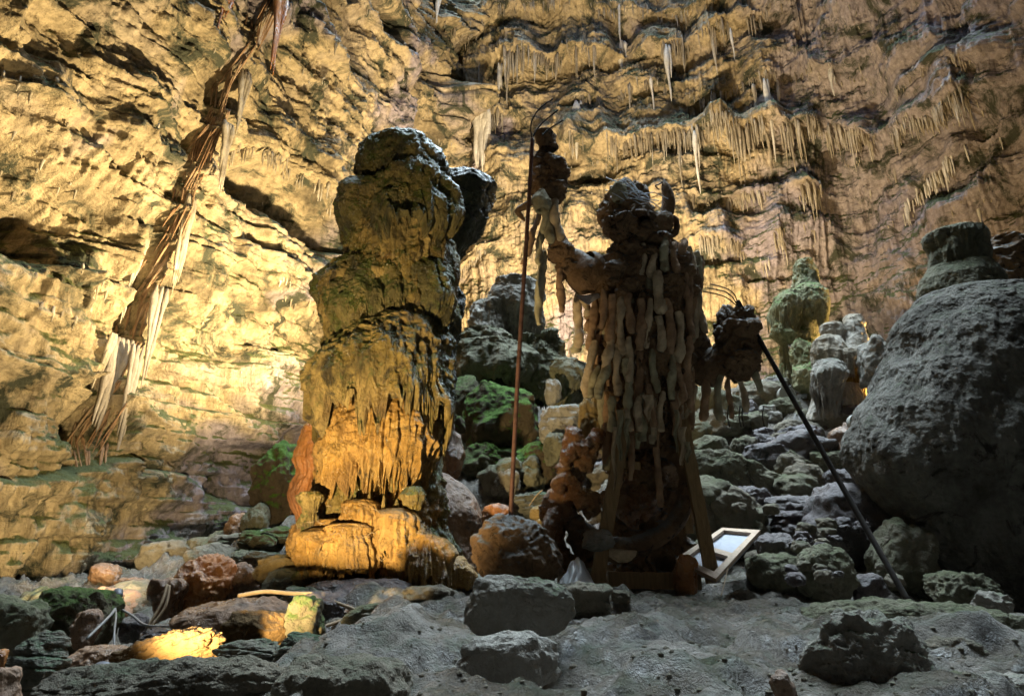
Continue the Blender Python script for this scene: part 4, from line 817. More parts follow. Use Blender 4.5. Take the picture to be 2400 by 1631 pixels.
curtain("orange brown rib strand left of the cleft's dark hollow", (300, 800), (255, 905), 8, 'stal', 11, 4, 0.1)
curtain("rust coloured rib strand left of the blade", (375, 570), (330, 690), 8, 'stal', 12, 5, 0.1)
curtain("tall ribbed grey curtain hanging in the corner behind the column", (1140, 295), (1143, 440), 26, 'white_stal', 13, 7, 0.2)
curtain("hanging grey curtain at the top of the wall corner", (1002, -20), (990, 70), 14, 'white_stal', 14, 4, 0.2)

def scatter(label, s0, s1, z0, z1, n, lmax, seed, mat='stal', thr=0.12):
    r_ = np.random.RandomState(seed); s = r_.uniform(s0, s1, n); z = r_.uniform(z0, z1, n)
    d0 = wall_disp(s, z); d1 = wall_disp(s, z - 0.22); ok = ((d0 - d1) > thr) & (pn(s / 1.3 + seed, z / 1.1, 3.3) > -0.02); s, z, d0, d1 = s[ok], z[ok], d0[ok], d1[ok]
    p = path(s) + pnorm(s) * (d0 - 0.04)[:, None]; mb = MB()
    for i in range(len(s)):
        l = lmax * min(1.0, (d0[i] - d1[i]) * 1.6) * r_.uniform(0.15, 1) * (1.9 if r_.rand() < 0.08 else 1)
        cone(mb, (p[i, 0], p[i, 1], z[i] + 0.12), (p[i, 0], p[i, 1], z[i] - l), r_.uniform(0.02, 0.05), i, n=5, k=5)
    V = np.concatenate(mb.V); o = mesh_np("stalactite_fringe", V, np.concatenate(mb.F), M[mat], None, True, loc=(V[:, 0].mean(), V[:, 1].mean(), V[:, 2].max())); tag(o, label, "stalactites", kind="stuff")
scatter("tiny stalactites scattered under the overhangs of the middle wall", cum[3] - 1, cum[4], 2, 22, 8000, 0.7, 51)
scatter("tiny stalactites scattered under the overhangs of the right wall", cum[4], SV1, 4, 22, 3500, 0.7, 52)
scatter("tiny stalactites scattered under the ledges of the slanting left wall", SV0, cum[3] - 1, 5, 19, 5000, 0.35, 53, thr=0.16)
def cleft_ribs(label, z0, z1, n, seed, mat):
    r_ = np.random.RandomState(seed); o_ = np.argsort(CLEFT[:, 1]); z = r_.uniform(z0, z1, n); sl = np.interp(z, CLEFT[o_, 1], CLEFT[o_, 0]) + 0.15 * pn(z * 0.5, 3.3) + r_.normal(0.0, 0.07, n)
    ln = r_.uniform(0.35, 1.0, n) * (1.5 if z0 > 9 else 0.8); z2 = z - ln; s2 = sl + np.interp(z2, CLEFT[o_, 1], CLEFT[o_, 0]) - np.interp(z, CLEFT[o_, 1], CLEFT[o_, 0])
    a = wall_point(sl, z, 0.03); b = wall_point(s2, z2, 0.0); b = b * 0.7 + 0.3 * np.c_[path(s2) + pnorm(s2) * (wall_disp(sl, z))[:, None], z2]; mb = MB()
    for i in range(n): cone(mb, a[i], b[i], r_.uniform(0.012, 0.03), i, n=6, k=8)
    V = np.concatenate(mb.V); o = mesh_np("calcite_ribs", V, np.concatenate(mb.F), M[mat], None, True, loc=(V[:, 0].mean(), V[:, 1].mean(), V[:, 2].max())); tag(o, label, "calcite ribs", kind="stuff")
cleft_ribs("brown calcite ribs lining the upper half of the long cleft", 9.5, 19, 110, 61, 'rib')
cleft_ribs("tan calcite ribs lining the lower half of the long cleft", 3.0, 10.5, 150, 62, 'rib')

# ------------------------------------------------------------------ the horned figure
FY = 5.7
fig = empty("horned_figure", P(1500, 1365, FY)); tag(fig, "huge brown horned figure draped in stuffed cloth tubes on a timber frame", "sculpture")
def part(name, V, f, mat, par=fig): 
    return mesh_np(name, V, f, M[mat], par, True, loc=V.mean(0))
def fl(name, rows, mat='papier', Y=FY, par=fig, **kw):
    a = dict(kd=0.75, lump=0.05, lf=2.5, gnarl=0.035, gf=5, fine=0.012, nu=260, nv=220); a.update(kw)
    V, f = loft_v(rows, Y, **a); return part(name, V, f, mat, par)
fl("torso", [(546, 1480, 1545), (568, 1455, 1578), (592, 1438, 1600), (620, 1420, 1615), (650, 1402, 1625), (700, 1390, 1628), (800, 1385, 1620), (900, 1390, 1610), (1000, 1410, 1605), (1060, 1430, 1600)], seed=101, kd=0.86, nu=420, nv=420, gnarl=0.05, rip=0.05, ripf=60)
fl("shoulder", [(596, 1440, 1480), (606, 1418, 1500), (640, 1410, 1512), (690, 1420, 1505), (740, 1440, 1480)], seed=102, Y=FY - 0.25, gnarl=0.05)
V, f = rock_verts(P(1466, 488, FY - .15), (0.235, 0.2, 0.32), 79, sub=6, box=2.4, cuts=5, lum=0.18, gnarl=0.22, det=0.07, tilt=22); head = part("head", V, f, 'papier')
fl("muzzle", [(508, 1430, 1470), (516, 1411, 1490), (535, 1408, 1500), (556, 1418, 1500), (566, 1435, 1480)], seed=104, Y=FY - 0.4, gnarl=0.04, par=head, kd=0.8, nu=140, nv=120)
fl("brow", [(480, 1480, 1500), (488, 1465, 1520), (505, 1465, 1535), (520, 1480, 1520)], seed=105, Y=FY - 0.42, gnarl=0.03, par=head, nu=120, nv=90)
V, f = tube([P(1545, 530, FY), P(1562, 500, FY), P(1566, 465, FY), P(1560, 438, FY), P(1556, 421, FY)], [0.06, 0.07, 0.066, 0.042, 0.008], n=18, sub=8, lump=0.12); part("horn", V, f, 'papier', head)
V, f = tube([P(1556, 424, FY), P(1545, 432, FY), P(1536, 436, FY), P(1545, 445, FY)], 0.008, n=6, sub=4); part("hook", V, f, 'darkpole', head)
V, f = tube([P(1560, 515, FY - .1), P(1580, 512, FY - .1), P(1588, 530, FY - .1), P(1578, 548, FY - .1), P(1560, 552, FY - .1)], 0.032, n=10, sub=5, lump=0.4); part("ear_loop", V, f, 'papier', head)
for i in range(16):          # strands of straw on the head
    a = rnd.uniform(1415, 1500); b = 418 + (a - 1415) * 0.55 + rnd.uniform(-10, 40); e = rnd.uniform(25, 75)
    V, f = tube([P(a, b, FY - .34), P(a + e * .5, b + rnd.uniform(-12, 14), FY - .42), P(a + e, b + rnd.uniform(5, 40), FY - .38)], 0.005, n=5, sub=4); part("straw_strand", V, f, 'web', head)
V, f = loft_v([(426, 1442, 1456), (434, 1436, 1468), (448, 1434, 1474), (462, 1440, 1470), (474, 1450, 1462)], FY - 0.37, kd=0.35, nu=60, nv=60, seed=6, lump=0.03, gnarl=0.01); part("pale_face_patch", V, f, 'cloth3', head)
V, f = rock_verts(P(1535, 532, FY - .12), (0.19, 0.16, 0.13), 81, sub=5, box=2.3, cuts=3, gnarl=0.25, tilt=-15); part('jaw_lump', V, f, 'papier', head)
# tassels: stuffed cloth tubes
def tassel(x, yt, yb, r, Y, mat, par=fig, sway=0.0, seed=0):
    n = 9; t = np.linspace(0, 1, n); px = x + sway * t + 4.0 * np.sin(t * 4.5 + seed); py = yt + (yb - yt) * t
    pts = [P(px[i], py[i], Y + 0.02 * math.sin(i + seed)) for i in range(n)]
    rr = r * Y / F * (0.92 + 0.13 * np.sin(t * (7 + seed % 5) + seed * 2.1)) * (0.92 + 0.14 * t); rr[0] *= 0.8; rr[-1] *= 0.72
    V, f = tube(pts, rr, n=18, sub=6, lump=0.30, seed=seed); return part("stuffed_tube", V, f, mat, par)
cl = ['cloth1', 'cloth2', 'cloth3', 'cloth1']
TS = [ # x, top, bottom, radius px, y offset, sway
    (1506, 570, 645, 9, -.42, 0), (1528, 585, 650, 11, -.44, 2), (1556, 560, 632, 12, -.44, 4), (1580, 570, 640, 9, -.40, 4), (1600, 572, 700, 10, -.32, 6), (1618, 578, 655, 9, -.22, 4), (1632, 590, 655, 9, -.1, 8),
    (1640, 600, 690, 8, .05, 4), (1612, 640, 790, 10, -.28, 10), (1635, 680, 780, 10, -.1, 16), (1545, 640, 735, 14, -.45, 0), (1420, 680, 770, 11, -.42, -12), (1436, 690, 800, 12, -.44, -8), (1428, 790, 870, 13, -.43, -6),
    (1422, 850, 930, 12, -.42, -18), (1455, 690, 830, 11, -.44, 4), (1474, 690, 780, 11, -.46, 4), (1478, 790, 895, 10, -.46, -6), (1468, 840, 960, 11, -.45, 4), (1500, 700, 820, 13, -.46, 4), (1520, 700, 815, 10, -.46, -2),
    (1448, 800, 925, 10, -.42, 0), (1530, 820, 920, 9, -.44, 8), (1524, 900, 1000, 9, -.46, 4), (1565, 700, 830, 12, -.44, 6), (1590, 730, 850, 11, -.4, 4), (1572, 830, 935, 10, -.42, 6), (1610, 790, 930, 12, -.3, 4),
    (1622, 900, 1000, 12, -.2, -6), (1360, 680, 815, 13, -.1, -10), (1372, 700, 740, 9, -.2, 2), (1375, 740, 775, 9, -.2, 2), (1392, 700, 820, 12, -.25, -6), (1390, 800, 930, 12, -.3, -14), (1402, 860, 930, 10, -.32, -20),
    (1470, 960, 1010, 10, -.45, 4), (1590, 850, 940, 9, -.4, 10), (1545, 740, 830, 11, -.45, 4), (1350, 770, 826, 12, -.1, 4), (1600, 560, 620, 9, -.3, 8), (1552, 920, 1010, 9, -.44, -4), (1500, 930, 1010, 10, -.45, -6), (1438, 930, 1010, 11, -.4, -10), (1580, 940, 1020, 10, -.36, 4)]
for i, (x, a, b, r, dy, sw) in enumerate(TS): tassel(x, a, b, r, FY + dy, cl[i % 4] if i % 5 else 'cloth2', fig, sw, i)
for i in range(60):          # a second layer deeper in
    x = 1395 + (i * 0.618 % 1) * 232; a = rnd.uniform(600, 900); tassel(x, a, a + rnd.uniform(120, 330) * (1 if i % 3 else 0.6), rnd.uniform(8, 12), FY - 0.36 + abs(x - 1510) / 112 * 0.22, cl[i % 4], fig, rnd.uniform(-10, 10), i + 60)
# left arm raised with the puppet bundle
V, f = tube([P(1440, 650, FY - .1), P(1405, 640, FY - .15), P(1370, 640, FY - .2), P(1345, 612, FY - .22), P(1322, 595, FY - .22), P(1296, 582, FY - .22)], [0.15, 0.17, 0.175, 0.13, 0.14, 0.10], n=48, sub=14, lump=0.42); arm = part("raised_arm", V, f, 'papier')
for q_, r3, s_ in (((1385, 652, FY - .25), (0.17, 0.13, 0.13), 3), ((1335, 628, FY - .25), (0.14, 0.12, 0.11), 4), ((1316, 592, FY - .28), (0.14, 0.12, 0.12), 5)):
    V, f = rock_verts(P(*q_), r3, s_, sub=5, gnarl=0.25, box=2.2, cuts=3); part("crusted_lump", V, f, 'papier', arm)
V, f = tube([P(1322, 600, FY - .22), P(1305, 560, FY - .24), P(1290, 500, FY - .25), P(1282, 440, FY - .25), P(1278, 400, FY - .25)], [0.10, 0.09, 0.085, 0.12, 0.12], n=28, sub=10, lump=0.15); part("forearm", V, f, 'papier')
V, f = rock_verts(P(1285, 418, FY - .25), (0.185, 0.15, 0.32), 78, sub=6, box=2.6, cuts=3, lum=0.16, gnarl=0.22, det=0.07); bun = part("bundle", V, f, 'papier')
fl("bundle_cap", [(311, 1262, 1285), (316, 1256, 1291), (330, 1256, 1292), (345, 1258, 1298), (352, 1262, 1292)], seed=111, Y=FY - .25, kd=1.0, par=bun, nu=90, nv=80, gnarl=0.02)
fl("pale_fan", [(444, 1268, 1278), (452, 1258, 1286), (470, 1252, 1292), (488, 1250, 1290), (496, 1256, 1280)], 'cloth3', Y=FY - .5, par=bun, kd=0.4, nu=80, nv=80, seed=112, gnarl=0.01)
V, f = tube([P(1255, 465, FY - .3), P(1236, 480, FY - .3), P(1214, 494, FY - .3), P(1222, 508, FY - .3), P(1230, 518, FY - .3)], [0.03, 0.035, 0.03, 0.022, 0.012], n=10, sub=6, lump=0.2); part("hooked_finger", V, f, 'papier', bun)
for i, (x, a, b, r, sw) in enumerate([(1276, 480, 545, 11, 4), (1262, 495, 600, 9, -22), (1298, 470, 560, 14, 14), (1283, 490, 570, 12, 6), (1240, 560, 620, 6, -18)]): tassel(x, a, b, r, FY - .42, cl[(i + 2) % 3], bun, sw, i + 120)
for i, (x, a, b, r, sw) in enumerate([(1272, 590, 760, 12, -8), (1270, 540, 620, 11, -6), (1316, 632, 732, 10, -3)]): tassel(x, a, b, r, FY - .3, 'cloth3' if i < 2 else 'cloth1', arm, sw, i + 140)
# right arm lowered, hand on the second pole
V, f = tube([P(1615, 780, FY), P(1630, 830, FY - .02), P(1655, 860, FY - .05), P(1688, 840, FY - .1), P(1715, 815, FY - .1)], [0.10, 0.14, 0.175, 0.12, 0.08], n=40, sub=14, lump=0.35); part("lowered_arm", V, f, 'papier')
V, f = rock_verts(P(1728, 803, FY - .15), (0.205, 0.18, 0.37), 77, sub=6, box=2.4, cuts=3, lum=0.2, gnarl=0.32, det=0.08, tilt=6); bun2 = part("fist_bundle", V, f, 'papier')
for i, (x, a, b, r, sw) in enumerate([(1688, 880, 985, 10, -6), (1709, 885, 980, 7, 2), (1732, 870, 965, 8, 16), (1745, 840, 920, 9, 44), (1651, 890, 985, 11, 2), (1624, 905, 990, 9, -4)]): tassel(x, a, b, r, FY - .15, cl[(i + 2) % 3], bun2 if i < 4 else fig, sw, i + 160)
for x in (1708, 1735, 1742, 1790):
    V, f = tube([P(x, 950, FY - .15), P(x - 3, 975, FY - .15), P(x + 2, 1000, FY - .15)], 0.006, n=5, sub=3); part("frayed_thread", V, f, 'darkpole', bun2)
def lumps(par, cx, cy, w_, h_, Y, n, seed, r0=0.06):
    r_ = random.Random(seed)
    for i in range(n):
        a = r_.uniform(0, 6.28); px = cx + w_ * 0.42 * math.cos(a) * r_.uniform(0.5, 1); py = cy + h_ * 0.45 * math.sin(a) * r_.uniform(0.4, 1); q = P(px, py, Y - r_.uniform(0.02, 0.14))
        rr = r0 * r_.uniform(0.7, 1.5); V, f = rock_verts(q, (rr * 1.3, rr, rr * 0.85), seed + i, sub=4, gnarl=0.3, box=2.2, cuts=2, lum=0.3); mesh_np("crusted_lump", V, f, M['papier'], par, True, loc=q)
lumps(bun, 1286, 405, 84, 110, FY - .25, 14, 900); lumps(bun2, 1728, 800, 100, 160, FY - .17, 20, 950, 0.07); lumps(head, 1480, 520, 130, 110, FY - .3, 16, 990, 0.05); lumps(fig, 1460, 650, 90, 90, FY - .42, 10, 1020, 0.055); lumps(fig, 1515, 575, 140, 60, FY - .3, 16, 1040, 0.06)
# cobweb under the raised arm
V = []; 
for i in range(7):
    for j in range(7): V.append(P(1352 + i * 9.5, 690 + j * 4.0 * (1 - abs(i - 3) / 4.2) + 2 * math.sin(i), FY - .25 - .02 * j))
part("cobweb", np.array(V), gridfaces(7, 7), 'web')
# timber frame of the figure
B = []
def timber(a, b, w_, d, mat='wood', name="batten"):
    V, f = beam(a, b, w_, d); return mesh_np(name, V, f, M[mat], fig, False, loc=(np.array(a) + np.array(b)) / 2)
timber(P(1398, 1368, 5.2), P(1470, 960, 5.35), 0.105, 0.06)
timber(P(1412, 1250, 5.27), P(1452, 1040, 5.33), 0.05, 0.05)
timber(P(1672, 1366, 5.2), P(1598, 985, 5.4), 0.10, 0.06)
timber(P(1585, 980, 5.5), P(1615, 1250, 5.5), 0.06, 0.05)
timber(P(1435, 1085, 5.42), P(1500, 1092, 5.42), 0.06, 0.04)
sill = timber(P(1425, 1358, 5.3), P(1640, 1362, 5.3), 0.12, 0.10)
# beast curled at the feet: ring shaped tail, rocky body, rim
fl("rocky_core", [(1000, 1430, 1600), (1100, 1422, 1610), (1200, 1416, 1618), (1290, 1412, 1622), (1365, 1405, 1625)], seed=120, Y=FY + .35, kd=0.4, gnarl=0.06)
fl("mask_lump", [(1076, 1480, 1520), (1090, 1465, 1550), (1120, 1455, 1562), (1160, 1452, 1555), (1200, 1462, 1530), (1240, 1475, 1510)], 'coral', Y=FY - .1, kd=0.5, seed=121)
V, f = tube([P(1540, 1050, FY - .1), P(1580, 1065, FY - .15), P(1603, 1100, FY - .2), P(1608, 1150, FY - .25), P(1592, 1210, FY - .3), P(1555, 1250, FY - .35), P(1505, 1278, FY - .38), P(1450, 1290, FY - .4), P(1420, 1282, FY - .4)], [0.05, 0.06, 0.062, 0.065, 0.07, 0.07, 0.085, 0.10, 0.08], n=28, sub=12, lump=0.16); part("curled_tail", V, f, 'papier')
V, f = loft_v([(1284, 1420, 1440), (1290, 1420, 1498), (1305, 1422, 1496), (1318, 1440, 1475)], FY - .52, kd=0.3, nu=90, nv=60, seed=4, lump=0.02); part("bowl_rim", V, f, 'cloth2')
V, f = rock_verts(P(1402, 1266, FY - .5), (0.12, 0.10, 0.085), 7, sub=5, gnarl=0.2); part("pale_knob", V, f, 'pale')
V, f = rock_verts(P(1606, 1345, 5.2), (0.10, 0.08, 0.15), 9, sub=5, box=4); mesh_o = mesh_np("boulder", V, f, M['orange'], None, True, loc=P(1606, 1385, 5.2)); tag(mesh_o, "rust red block leaning at the foot of the right batten", "rock")
# torn cloth strips
for i, (x, a, b, w_) in enumerate([(1452, 960, 1080, 14), (1440, 1000, 1150, 10), (1470, 980, 1070, 12), (1600, 1000, 1090, 16), (1612, 1035, 1085, 13), (1520, 925, 985, 22), (1585, 960, 1060, 10)]):
    V = []; n = 12
    for j in range(n):
        for k in range(4): V.append(P(x + (k / 3 - .5) * w_ * (1.2 - j / n * .7) + 3 * math.sin(j * .8 + i), a + (b - a) * j / (n - 1) + 5 * math.sin(k * 3 + i) * j / n, 5.18 + 0.03 * math.sin(k * 2.2 + j * .5)))
    part("torn_cloth", np.array(V), gridfaces(n, 4), 'cloth2' if i % 2 else 'cloth3')
# coral crusted side column at the figure's right hand side
cor = empty("crusted_pillar", P(1330, 1345, 5.45)); tag(cor, "rust orange knobbly crusted pillar left of the timber frame", "sculpture")
def kn(name, pts, rad, mat='coral', lump=0.6, n=48):
    V, f = tube([P(*p) for p in pts], rad, n=n, sub=12, lump=lump, seed=len(pts) * 3.1); return mesh_np(name, V, f, M[mat], cor, True, loc=V.mean(0))
kn("trunk", [(1345, 1350, 5.5), (1310, 1290, 5.5), (1300, 1220, 5.5), (1325, 1150, 5.5), (1335, 1090, 5.5), (1345, 1030, 5.5), (1352, 1005, 5.5)], [0.10, 0.10, 0.11, 0.12, 0.12, 0.10, 0.06])
kn("branch", [(1345, 1110, 5.4), (1375, 1080, 5.38), (1395, 1040, 5.38), (1402, 1008, 5.4)], [0.07, 0.08, 0.07, 0.06])
kn("branch", [(1325, 1090, 5.35), (1340, 1060, 5.3), (1365, 1050, 5.3), (1372, 1030, 5.3)], [0.05, 0.06, 0.05, 0.03])
kn("branch", [(1350, 1180, 5.35), (1385, 1170, 5.32), (1392, 1190, 5.32), (1370, 1205, 5.35)], [0.07, 0.08, 0.07, 0.04])
kn("branch", [(1305, 1150, 5.35), (1320, 1120, 5.3), (1345, 1130, 5.3), (1340, 1170, 5.35)], [0.05, 0.05, 0.06, 0.04])
kn("branch", [(1290, 1345, 5.35), (1282, 1280, 5.35), (1290, 1230, 5.38), (1310, 1190, 5.4)], [0.08, 0.06, 0.06, 0.05])
kn("branch", [(1370, 1330, 5.5), (1362, 1260, 5.5), (1345, 1210, 5.5)], [0.07, 0.10, 0.07], 'papier')
R("mossy tan rock perched on the crusted pillar's top right", 1356, 1420, 930, 1060, 5.75, 'yellowrock', gnarl=0.12, box=3)
# ------------------------------------------------------------------ poles, panel, sheet
def polyl(name, pts, r, mat, label, cat, n=10, sub=4, lump=0.0, group=None):
    Pp = [P(*p) for p in pts]; V, f = tube(Pp, r, n=n, sub=sub, lump=lump); o = mesh_np(name, V, f, M[mat], None, True, loc=Pp[-1]); return tag(o, label, cat, group)
pole = empty("rusty_pole", P(1197, 1225, 5.05)); tag(pole, "tall rusty pole standing upright before the raised arm", "pole")
V, f = tube([P(1248, 325, FY - .52), P(1234, 560, 5.16), P(1215, 860, 5.12), P(1196, 1225, 5.05)], 0.018, n=14, sub=20, lump=0.06); mesh_np("shaft", V, f, M['rust'], pole, True, loc=V.mean(0))
for q in ([(1248, 330), (1244, 300), (1250, 275), (1268, 252), (1296, 232)], [(1250, 320), (1256, 308), (1272, 288), (1308, 258)], [(1270, 318), (1288, 302), (1320, 282)]):
    V, f = tube([P(a, b, FY - .52) for a, b in q], 0.0075, n=7, sub=6); mesh_np("wire_prong", V, f, M['darkpole'], pole, True, loc=V.mean(0))
pole2 = empty("dark_pole", P(2132, 1412, 4.7)); tag(pole2, "long dark pole slanting from the lowered fist down to the right", "pole")
V, f = tube([P(1728, 705, FY - .25), P(1773, 784, FY - .22), P(1950, 1098, 5.2), P(2132, 1415, 4.75)], 0.021, n=12, sub=12, lump=0.05); mesh_np("shaft", V, f, M['darkpole'], pole2, True, loc=V.mean(0))
for q in ([(1730, 716), (1722, 692), (1702, 676), (1664, 666)], [(1728, 716), (1716, 696), (1696, 683), (1657, 675)], [(1726, 716), (1706, 700), (1686, 691), (1648, 683)]):
    V, f = tube([P(a, b, FY - .25) for a, b in q], 0.006, n=6, sub=6); mesh_np("wire_prong", V, f, M['darkpole'], pole2, True, loc=V.mean(0))
cTL, cTR, cBL, cBR = P(1693, 1243, 6.35), P(1783, 1249, 6.0), P(1584, 1318, 5.35), P(1679, 1365, 4.98)
pan = empty("framed_sheet", cBR); tag(pan, "grey blue sheet in a pale timber frame lying aslant behind the right batten", "framed panel")
nrm = np.cross(cTR - cTL, cBL - cTL); nrm /= np.linalg.norm(nrm); nrm = nrm if nrm[2] > 0 else -nrm
def pq(u, v, h=0): return (cTL * (1 - u) + cTR * u) * (1 - v) + (cBL * (1 - u) + cBR * u) * v + nrm * h
def slab(u0, v0, u1, v1, h0, h1): return box8([pq(u0, v0, h0), pq(u1, v0, h0), pq(u1, v1, h0), pq(u0, v1, h0), pq(u0, v0, h1), pq(u1, v0, h1), pq(u1, v1, h1), pq(u0, v1, h1)])
for nm, a in (("frame_rail", (0, 0, 1, .08)), ("frame_rail", (0, .92, 1, 1)), ("frame_rail", (.14, .55, .86, .63)), ("frame_stile", (0, .081, .14, .919)), ("frame_stile", (.86, .081, 1, .919))):
    V, f = slab(*a, 0, 0.028); mesh_np(nm, V, f, M['palewood'], pan, False, loc=V.mean(0))
V, f = slab(.02, .02, .98, .98, -0.018, -0.004); mesh_np("sheet", V, f, M['panel'], pan, False, loc=V.mean(0))
# plastic film heap
n = 46; uu, vv = np.meshgrid(np.linspace(0, 1, n), np.linspace(0, 1, n)); bl0 = P(1305, 1372, 5.15); br0 = P(1400, 1372, 5.15)
uu0 = uu; X = bl0[0] + (br0[0] - bl0[0]) * uu; Yp = 4.95 + 0.45 * vv + 0.03 * pn(uu * 5, vv * 5, 1); Z = bl0[2] + 0.17 * np.sin(uu * 3.14) * np.sin(np.clip(vv * 3.3, 0, 3.14)) * (1 + 0.5 * pn(uu * 3, vv * 3, 2)) + 0.05 * np.abs(pn(uu * 4, vv * 4, 3)) - 0.03
o = mesh_np("plastic_film", np.stack([X, Yp, Z], -1), gridfaces(n, n), M['plastic'], None, False, loc=bl0); so = o.modifiers.new("thickness", 'SOLIDIFY'); so.thickness = 0.002
tag(o, "crumpled whitish plastic film heaped left of the timber frame's foot", "plastic sheet")

# ------------------------------------------------------------------ sticks and cables
polyl("stick", [(558, 1396, 4.55), (620, 1386, 4.6), (680, 1390, 4.6), (732, 1391, 4.6)], 0.014, 'stick', "bright curved cane lying across the brown slab before the column", "stick", sub=8)
polyl("stick", [(762, 1398, 4.65), (790, 1412, 4.55), (838, 1430, 4.45)], 0.010, 'stick', "short pale stick sloping right of the bright curved cane", "stick")
polyl("stick", [(748, 1472, 4.25), (812, 1450, 4.4)], 0.011, 'stick', "grey stick leaning on the tan sloping slab", "stick")
polyl("cane", [(392, 1370, 5.5), (378, 1415, 5.4), (345, 1472, 5.3)], 0.012, 'stick', "left one of two canes leaning on the dark square block", "cane", sub=6)
polyl("cane", [(397, 1372, 5.5), (388, 1420, 5.4), (352, 1472, 5.3)], 0.011, 'stick', "right one of two canes leaning on the dark square block", "cane", sub=6)
polyl("cable", [(272, 1420, 5.6), (260, 1440, 5.3), (205, 1495, 4.9)], 0.011, 'cable', "thick grey cable dropping left from the small floodlight", "cable", sub=6)
polyl("cable", [(268, 1418, 5.6), (272, 1440, 5.3), (268, 1480, 5.0), (268, 1515, 4.9)], 0.007, 'cable', "thin grey cable hanging straight down from the small floodlight", "cable", sub=6)
polyl("cable", [(278, 1424, 5.6), (310, 1442, 5.4), (345, 1465, 5.2), (430, 1466, 5.0)], 0.009, 'cable', "grey cable running right from the small floodlight past the canes", "cable", sub=6)
polyl("twig", [(1240, 1185, 6.4), (1258, 1160, 6.4), (1272, 1148, 6.4)], 0.006, 'stick', "thin twig above the yellow green stones", "twig")
polyl("twig", [(1690, 1395, 4.5), (1697, 1370, 4.6), (1706, 1330, 4.8)], 0.004, 'stick', "hair thin wire standing below the framed sheet's corner", "twig")
for i in range(14):
    a = rnd.uniform(735, 1000); b = rnd.uniform(1180, 1340); e = rnd.uniform(-22, 22)
    polyl("root_fibre", [(a, b, 5.55), (a + e * .5, b + rnd.uniform(-8, 8), 5.5), (a + e, b + rnd.uniform(-10, 14), 5.55)], 0.003, 'stick', "fine pale root fibre clinging to the column's lower front", "root", n=5, group="root fibres on the column foot")
for i, (x, y, Y) in enumerate([(1843, 925, 10.6), (2008, 990, 8.5)]):
    c = P(x, y, Y); th = np.linspace(0, 2 * math.pi, 40, endpoint=False); r = 20 * Y / F; V = []
    for rr, yy in ((0.001, -.03), (r * .86, -.03), (r * .9, -.045), (r, -.045), (r, .05), (0.001, .05)):
        V += [(c[0] + rr * math.cos(a), c[1] + yy, c[2] + rr * math.sin(a)) for a in th]
    o = mesh_np("round_lamp", np.array(V), gridfaces(6, 40, True), M['disc'], None, False, loc=c)
    tag(o, ["unlit round lamp face on the rubble crest below the pinnacle", "unlit round lamp face leaning beside the giant boulder's left edge"][i], "lamp")

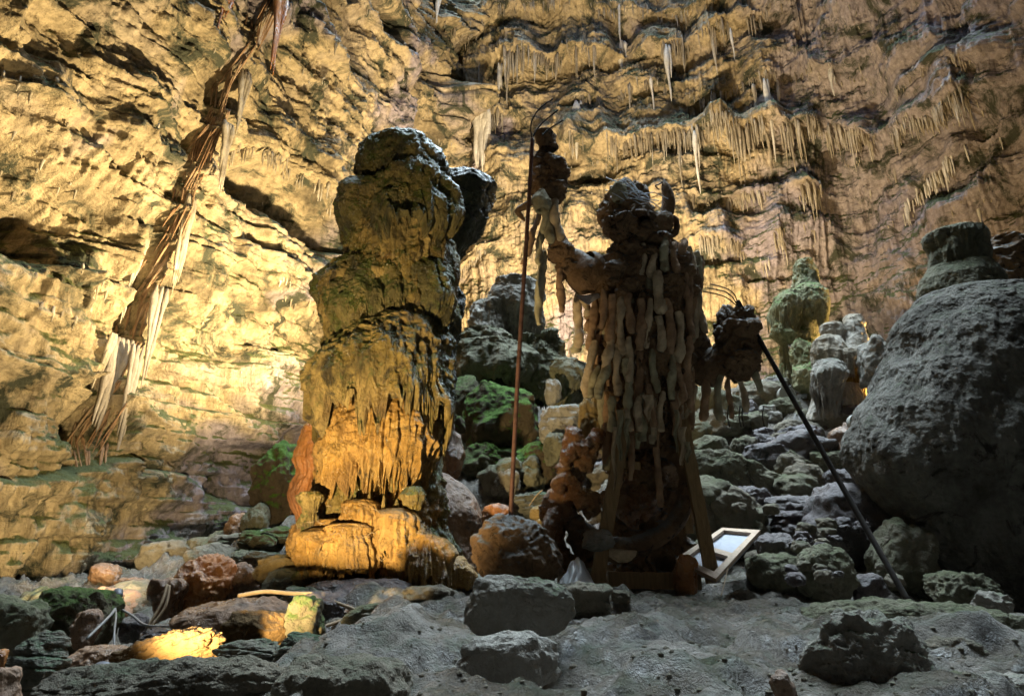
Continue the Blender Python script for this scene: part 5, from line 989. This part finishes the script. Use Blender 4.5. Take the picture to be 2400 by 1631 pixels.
# ------------------------------------------------------------------ floodlights
def flood(label, pos, target, power, color, angle=110, size=0.16, blend=0.8, soft=0.12, stand=True):
    pos = np.array(pos, float); target = np.array(target, float); d = target - pos; d /= np.linalg.norm(d)
    root = empty("floodlight", pos - np.array((0, 0, size * 1.3))); tag(root, label, "floodlight")
    s = np.cross(d, (0, 0, 1)); s /= np.linalg.norm(s); u = np.cross(s, d)
    th = np.linspace(0, 2 * math.pi, 28, endpoint=False)
    def ringm(prof, name, mat):
        V = np.array([pos + d * a + (s * math.cos(t) + u * math.sin(t)) * r for a, r in prof for t in th]); mesh_np(name, V, gridfaces(len(prof), 28, True), M[mat], root, True, loc=V.mean(0))
    ringm([(-.9 * size, .01), (-.9 * size, .35 * size), (-.5 * size, .55 * size), (0, .62 * size), (.35 * size, .68 * size), (.35 * size, .62 * size), (-.02, .56 * size)], "housing", 'steel')
    ringm([(-.02, .001), (-.02, .56 * size)], "lens", 'lens')
    b = pos - np.array((0, 0, size * 1.3))
    for sg in (-1, 1):
        V, f = tube([b + s * sg * .1 * size, b + s * sg * .72 * size + np.array((0, 0, .2 * size)), pos + s * sg * .72 * size - d * .2 * size], .05 * size, n=8); mesh_np("bracket", V, f, M['black'], root, True, loc=V.mean(0))
    V, f = box8([b + np.array((x * size * .5, y * size * .5, z)) for z in (-.02, .02) for x, y in ((-1, -1), (1, -1), (1, 1), (-1, 1))]); mesh_np("foot", V, f, M['black'], root, False, loc=V.mean(0))
    if stand:
        gz = float(floor_full(np.array([b[0]]), np.array([b[1]]))[0]); V, f = tube([b, (b[0], b[1], min(gz, b[2] - 0.1) - 0.1)], 0.03, n=8, sub=3); mesh_np("stand", V, f, M['black'], root, True, loc=V.mean(0))
    if power:
        l = bpy.data.lights.new("lamp_light", 'SPOT'); l.energy = power; l.color = color; l.spot_size = math.radians(angle); l.spot_blend = blend; l.shadow_soft_size = soft
        lo = bpy.data.objects.new("lamp_light", l); sc.collection.objects.link(lo)
        lp = pos + d * (size * .45); lo.location = lp; lo.rotation_euler = Vector(d).to_track_quat('-Z', 'Y').to_euler()
    return root
WARM = (1.0, 0.77, 0.40)
flood("floodlight hidden behind the column aimed up at the left wall", P(855, 905, 11.2), P(560, 560, 12.0) + np.array((0, 0, 1)), 1650, WARM, 150, soft=0.15)
flood("floodlight hidden behind the figure aimed at the middle wall", P(1470, 930, 12.2), P(1420, 480, 20), 2200, (1.0, 0.79, 0.48), 125, soft=0.15)
flood("small grey floodlight standing between green slab and dark block at the left", P(276, 1392, 5.8), P(120, 950, 9.3), 420, WARM, 84, size=0.065, stand=False)
flood("floodlight tucked behind the foreground slab aimed at the column", P(235, 1596, 2.95), P(930, 960, 6.6), 330, (1.0, 0.76, 0.38), 76, size=0.10, soft=0.05, blend=1.0)
flood("floodlight hidden among the gap formations aimed at the wall corner", P(1340, 960, 15.5), P(1230, 560, 21), 1700, (1.0, 0.78, 0.45), 130, soft=0.15)
flood("floodlight hidden behind the giant boulder lighting the seated stalagmite", P(2120, 960, 9.4), P(1950, 760, 15), 650, (1.0, 0.66, 0.25), 150, soft=0.1)
